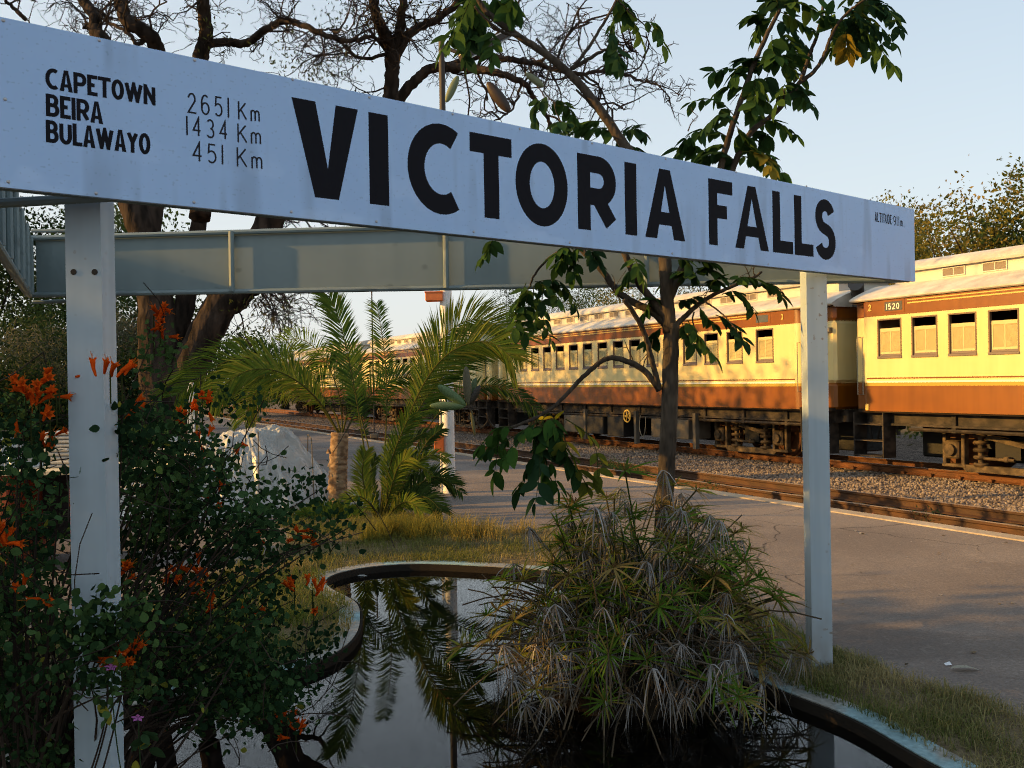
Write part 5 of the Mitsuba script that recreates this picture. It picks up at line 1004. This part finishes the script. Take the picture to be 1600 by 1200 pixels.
def pink(x, y, Y):
    P = at(x, y, Y); m = MB()
    for j in range(5):
        a = j * 1.2566 + .3; d = np.array([math.cos(a), -.25, math.sin(a) * .55]); w = np.cross(d, [0, 1, 0]) * .55; m.add(np.vstack([P, P + d * .011 + w * .010, P + d * .021, P + d * .011 - w * .010]), np.array([[0, 1, 2], [0, 2, 3]]), (.55, .16, .52))
    put('pink_flower__petals', m, 'm_leaf'); 
for (x, y) in [(174, 1042), (216, 1121)]:
    key = numbered('periwinkle_plant'); P = at(x, y, 2.8); tag(key, 'small pink flower in the shrub, in front of the left post' if x < 200 else 'small mauve flower low in the shrub right of the left post', 'flower'); m = MB()
    for j in range(5):
        a = j * 1.2566 + .3; d = np.array([math.cos(a), -.25, math.sin(a) * .55]); w = np.array([-math.sin(a), 0, math.cos(a) * .55]) * .6; m.add(np.vstack([P, P + d * .012 + w * .011, P + d * .021, P + d * .012 - w * .011]), np.array([[0, 1, 2], [0, 2, 3]]), (.52, .17, .50))
    put(key + '__petals', m, 'm_leaf'); m = MB(); m.tube(spline([P, P + [0, .02, -.2], P + [.03, .05, -.5]], 8), .002, 4, False, (.04, .07, .03)); m.add(*leafcloud(P + [0, .03, -.08] + R.normal(size=(5, 3)) * .025, .01, 9, .045, [(.03, .06, .025)], R, LEAF, .5)); put(key + '__leaves', m, 'm_leaf', True)

# ------------------------------------------------------------------ lamp post, boxes, markers, bundles
LP = onz(702, 770); YL_ = LP[1]
def lz(y): return at(697, y, YL_)[2]
tag('lamp_post', 'tall lamp post, white below and dark above, in front of the third carriage', 'lamp post')
put('lamp_post__pole', MB().tube([[LP[0], LP[1], -.05], [LP[0], LP[1], lz(452)]], [.098, .09], 20), 'm_lampwhite', 40)
put('lamp_post__collar', MB().tube([[LP[0], LP[1], lz(565)], [LP[0], LP[1], lz(556)]], .10, 20), 'm_lampwhite', 40)
put('lamp_post__upper_pole', MB().tube([[LP[0], LP[1], lz(460)], [LP[0], LP[1], lz(62)]], [.052, .046], 14), 'm_lamppole', 40)
put('lamp_post__conduit', MB().tube([[LP[0] - .115, LP[1] - .02, 0], [LP[0] - .115, LP[1] - .02, lz(590)]], .016, 8), 'm_lampwhite', 40)
h0, h1 = at(722, 92, YL_ - .1), at(800, 52, YL_ + .25)
d_ = unit(h1 - h0); s_ = unit(np.cross(d_, [0, 0, 1])); u_ = np.cross(s_, d_)
hd = lambda a, b, w0, w1, t0, t1: trimesh.convex.convex_hull(np.array([h0 + d_ * x + s_ * y * w + u_ * z for x, w in ((a, w0), (b, w1)) for y in (-1, 1) for z in (t0, t1)]))
LH = np.linalg.norm(h1 - h0)
put('lamp_post__lamp_head', MB().tm(hd(0, LH, .09, .14, -.02, .06)), 'm_lamppole'); put('lamp_post__lamp_head__rim', MB().tm(hd(.02, LH + .01, .10, .15, .058, .075)), 'm_lampwhite'); put('lamp_post__lamp_head__tube', MB().tm(hd(.08, LH - .05, .05, .07, -.045, -.02)), 'm_glassgrey')
put('lamp_post__arm', MB().tube([[LP[0], LP[1], lz(72)], h0 + d_ * .1], .03, 8), 'm_lamppole', 40)
for (xa, ya, xb, yb, lab) in [(665, 456, 692, 471, 'orange box fixed high on the lamp post just below the sign frame'), (679, 680, 694, 707, 'orange box hanging low on the white lamp post')]:
    a, b = at(xa, yb, YL_ - .05), at(xb, ya, YL_ - .05); key = numbered('orange_box'); tag(key, lab, 'box'); put(key + '__body', MB().box([a[0], YL_ - .13, a[2]], [b[0], YL_ + .08, b[2]], .012), 'm_orange')
    put(key + '__lid', MB().box([a[0] - .008, YL_ - .14, b[2] - .02], [b[0] + .004, YL_ + .085, b[2] + .006], .006), 'm_orange'); put(key + '__bracket', MB().box([b[0] - .01, YL_ - .03, (a[2] + b[2]) / 2 - .02], [LP[0] - .07, YL_ + .01, (a[2] + b[2]) / 2 + .02]), 'm_lamppole')
ms = at(581, 470, 30.0); tag('radio_mast', 'thin dark mast rising behind the palm fronds', 'mast'); put('radio_mast__pole', MB().tube([[ms[0], 30, -.05], [ms[0], 30, at(581, 405, 30)[2]]], .022, 6), 'm_lamppole', 40); put('radio_mast__base', MB().box([ms[0] - .12, 29.88, -.02], [ms[0] + .12, 30.12, .12], .02), 'm_box')
mk = at(297, 620, 15.5); tag('marker_post', 'white pointed marker post behind the shrub at the foot of the big tree', 'post'); zt = at(297, 588, 15.5)[2]
put('marker_post__body', MB().tm(trimesh.convex.convex_hull(np.array([[mk[0] + x, 15.5 + y, z] for x, y, z in [(-.05, -.03, -.02), (.07, -.03, -.02), (-.05, .03, -.02), (.07, .03, -.02), (-.04, -.03, zt - .25), (.06, -.03, zt - .15), (-.04, .03, zt - .25), (.06, .03, zt - .15), (.03, 0, zt)]]))), 'm_whitepaint')
put('marker_post__foot', MB().box([mk[0] - .1, 15.4, -.02], [mk[0] + .12, 15.6, .06], .01), 'm_box')
mp = at(311, 620, 17.0); tag('thin_pole', 'thin grey pole right of the white marker post', 'pole'); put('thin_pole__shaft', MB().tube([[mp[0], 17, -.02], [mp[0], 17, at(311, 590, 17)[2]]], .02, 8), 'm_steel', 40); put('thin_pole__foot', MB().tube([[mp[0], 17, -.02], [mp[0], 17, .05]], .07, 10), 'm_box', 40)

def heap(key, c, rx, ry, h, seed, label, fold=1.0, ang=0.0, n=280):
    """bundles tied down under creased white sheeting"""
    r = np.linspace(0, 1, 140); a = np.linspace(0, 2 * np.pi, n, endpoint=False); Rr, A = np.meshgrid(r, a, indexing='ij'); se = 1 / (np.abs(np.cos(A)) ** 3.2 + np.abs(np.sin(A)) ** 3.2) ** (1 / 3.2)
    x = np.cos(A) * se * Rr * rx; y = np.sin(A) * se * Rr * ry; P = np.stack([x, y, x * 0], -1)
    lump = meshkit.fbm(P * 1.5 + seed, 3); prof = (1 - np.clip((Rr - .22) / .78, 0, 1) ** 1.45)
    z = h * prof * (.72 + .55 * lump)
    cr = np.abs(meshkit.fbm(np.stack([A * 5.5 + P[..., 0] * 2, Rr * 1.2, x * 0 + seed], -1), 4) - .5) * 2; cr2 = np.abs(meshkit.fbm(P * 5.0 + seed + 7, 4) - .5) * 2
    slope = np.clip(Rr * 1.6 - .35, 0, 1); dz = fold * (-.16 * slope * (1 - cr) ** 2 - .07 * (1 - cr2) ** 3 * (1 - .5 * slope)) * np.clip(z / .15, 0, 1)
    cr3 = np.abs(meshkit.fbm(np.stack([A * 13 + P[..., 1] * 3, Rr * 2.4, x * 0 + seed + 2], -1), 3) - .5) * 2; cr4 = np.abs(meshkit.fbm(P * 11.0 + seed + 3, 3) - .5) * 2
    dz = dz + fold * (-.12 * slope * (1 - cr3) ** 2.2 - .028 * (1 - cr4) ** 2) * np.clip(z / .2, 0, 1)
    out = fold * .10 * slope * (cr - .35) * np.clip(prof * 4, 0, 1); x = x + np.cos(A) * out; y = y + np.sin(A) * out
    z = np.maximum(z + dz, .004 + .012 * (cr2 > .2)); ca, sa = math.cos(ang), math.sin(ang); v = np.stack([c[0] + x * ca - y * sa, c[1] + x * sa + y * ca, z + (c[2] if len(c) > 2 else 0)], -1).reshape(-1, 3)
    i, j = np.meshgrid(np.arange(139), np.arange(n), indexing='ij'); f = np.stack([i * n + j, (i + 1) * n + j, (i + 1) * n + (j + 1) % n, i * n + (j + 1) % n], -1).reshape(-1, 4)
    k = numbered(key); tag(k, label, 'bundle'); put(k + '__sheet', MB().add(v, f), 'm_wrap', True, numbering=False)
    rope = MB()
    for t in ((-.45, .1, .5) if fold > .6 else (.0,)):
        u = np.linspace(-1, 1, 30); xx = t * rx + u * 0; yy = u * ry * .96; Rq = np.maximum(np.abs(t), np.abs(u)); zz = h * (1 - np.clip((Rq - .30) / .7, 0, 1) ** 1.9) * 1.0 + .01; rope.tube(np.stack([c[0] + xx * ca - yy * sa, c[1] + xx * sa + yy * ca, zz + (c[2] if len(c) > 2 else 0)], -1), .008, 5)
    put(k + '__cord', rope, 'm_box', 40); labels[k + '__cord'] = {}
b1 = onz(455, 806); heap('white_bundle', (b1[0] - .85, b1[1] + 1.0), 1.75, 1.15, 1.05, 3.1, 'large heap under creased white plastic sheeting left of the palm trunk', 1.25, .25)
b2 = onz(250, 800); heap('white_bundle', (b2[0] - .1, b2[1] + 1.3), 1.3, .9, 1.0, 8.4, 'second sheeted white heap, glimpsed through the shrub right of the post', 1.2, -.1)
# trolley on the left with white bundles
tz = at(50, 735, 9.0)[2]; xl, xr = at(-60, 735, 9.0)[0], at(108, 735, 9.0)[0]
tag('luggage_trolley', 'luggage trolley with a pale wooden deck and red ends behind the shrub', 'trolley')
for q in range(5): put('luggage_trolley__deck_plank', MB().box((xl, 8.9 + q * .2, tz - .04), (xr + .3, 9.085 + q * .2, tz), .005), 'm_board')
xp = at(-30, 780, 8.95)[0]; xq = at(13, 780, 8.95)[0]
put('luggage_trolley__end_panel', MB().box((xp, 8.93, .06), (xq, 9.85, tz - .042), .01), 'm_red'); put('luggage_trolley__end_panel', MB().box((xr + .02, 8.95, .25), (xr + .12, 9.85, tz - .042), .01), 'm_red')
put('luggage_trolley__void_sheet', MB().box((xq, 9.6, .2), (xr, 9.66, tz - .042)), 'm_black')  # black sheet stands in for the shaded void beneath the deck
for x in (xp + .15, xr + .05):
    for y in (9.1, 9.7): put('luggage_trolley__wheel', MB().tm(trimesh.creation.cylinder(.16, .06, sections=18, transform=np.array([[0, 0, 1, x], [1, 0, 0, y], [0, 1, 0, .16], [0, 0, 0, 1.]]))), 'm_black', 40)
heap('white_bundle', (at(10, 710, 9.4)[0], 9.4, tz), .30, .34, at(10, 675, 9.4)[2] - tz, 5.5, 'white bundle lying on the trolley deck at the left edge', .5)
px0 = at(80, 735, 9.35)[0]; tag('sheet_stack', 'stack of folded white sheets on the trolley beside the left post', 'stack')
hs = at(90, 673, 9.35)[2] - tz
for q in range(9): put('sheet_stack__folded_sheet', MB().box((px0 + R.normal() * .006, 9.2 + R.normal() * .01, tz + .001 + q * hs / 9), (px0 + .26 + R.normal() * .006, 9.55, tz + (q + .86) * hs / 9), .012), 'm_wrap', 30)
# litter on the platform
P = onz(1508, 1048); tag('dry_leaf', 'pale curled dry leaf lying on the dark platform at the right', 'leaf'); v = LEAF[0] * [.17, .055, .1]; v = v + [P[0] - .085, P[1], .012] + np.c_[v[:, 0] * 0, v[:, 0] * 0, -.25 * (v[:, 0] - .08) ** 2 * 10 * .5 + .01]
put('dry_leaf', MB().add(v, LEAF[1], (.42, .40, .32)), 'm_leaf', True)
P = onz(1481, 1040); tag('paper_scrap', 'tiny white scrap of paper on the platform beside the dry leaf', 'paper'); put('paper_scrap', MB().add(np.array([[P[0] - .02, P[1] - .015, .006], [P[0] + .02, P[1] - .01, .007], [P[0] + .018, P[1] + .016, .02], [P[0] - .016, P[1] + .015, .010]]), np.array([[0, 1, 2, 3]])), 'm_whitepaint')
P = onz(566, 899, WATER_Z); tag('floating_leaf', 'tiny pale leaf floating at the far left end of the pond', 'leaf'); put('floating_leaf', MB().add(LEAF[0] * [.09, .06, .02] + [P[0] - .04, P[1] - .03, WATER_Z + .006], LEAF[1], (.5, .5, .46)), 'm_leaf', True)
for q, (x, y) in enumerate([(1320, 793), (1384, 799)]): P = onz(x, y, -.29); put('wood_scrap', MB().box((P[0] - .08, P[1] - .03, -.31), (P[0] + .08, P[1] + .03, -.26), .008), 'm_board'); tag('wood_scrap' if q == 0 else 'wood_scrap_001', 'pale wood scrap beside the near rail, ' + ('left one nearer the right post' if q == 0 else 'right one farther along'), 'wood')

R = np.random.default_rng(77); n = 170
c_ = np.r_[np.c_[R.uniform(1.6, 7, n), R.uniform(4.0, 12, n)]]; c_ = c_[shapely.contains_xy(PLAT.buffer(-.05), c_[:, 0], c_[:, 1])]; n = len(c_)
X_, Y_, Z_ = frames(np.c_[R.normal(size=(n, 2)), R.normal(size=n) * .15], np.array([0, 0, 1.0]), R)
v, f, c = scatter(LEAF2[0], LEAF2[1], np.c_[c_, R.uniform(.004, .012, n)], X_, Y_, Z_, R.uniform(.012, .045, n), pcol([(.20, .15, .09), (.30, .25, .17), (.10, .08, .05), (.38, .36, .32)], n, R))
tag(put('leaf_litter', MB().add(v, f, c), 'm_leaf'), 'small dry leaves and specks of litter scattered over the platform', 'litter', kind='stuff')
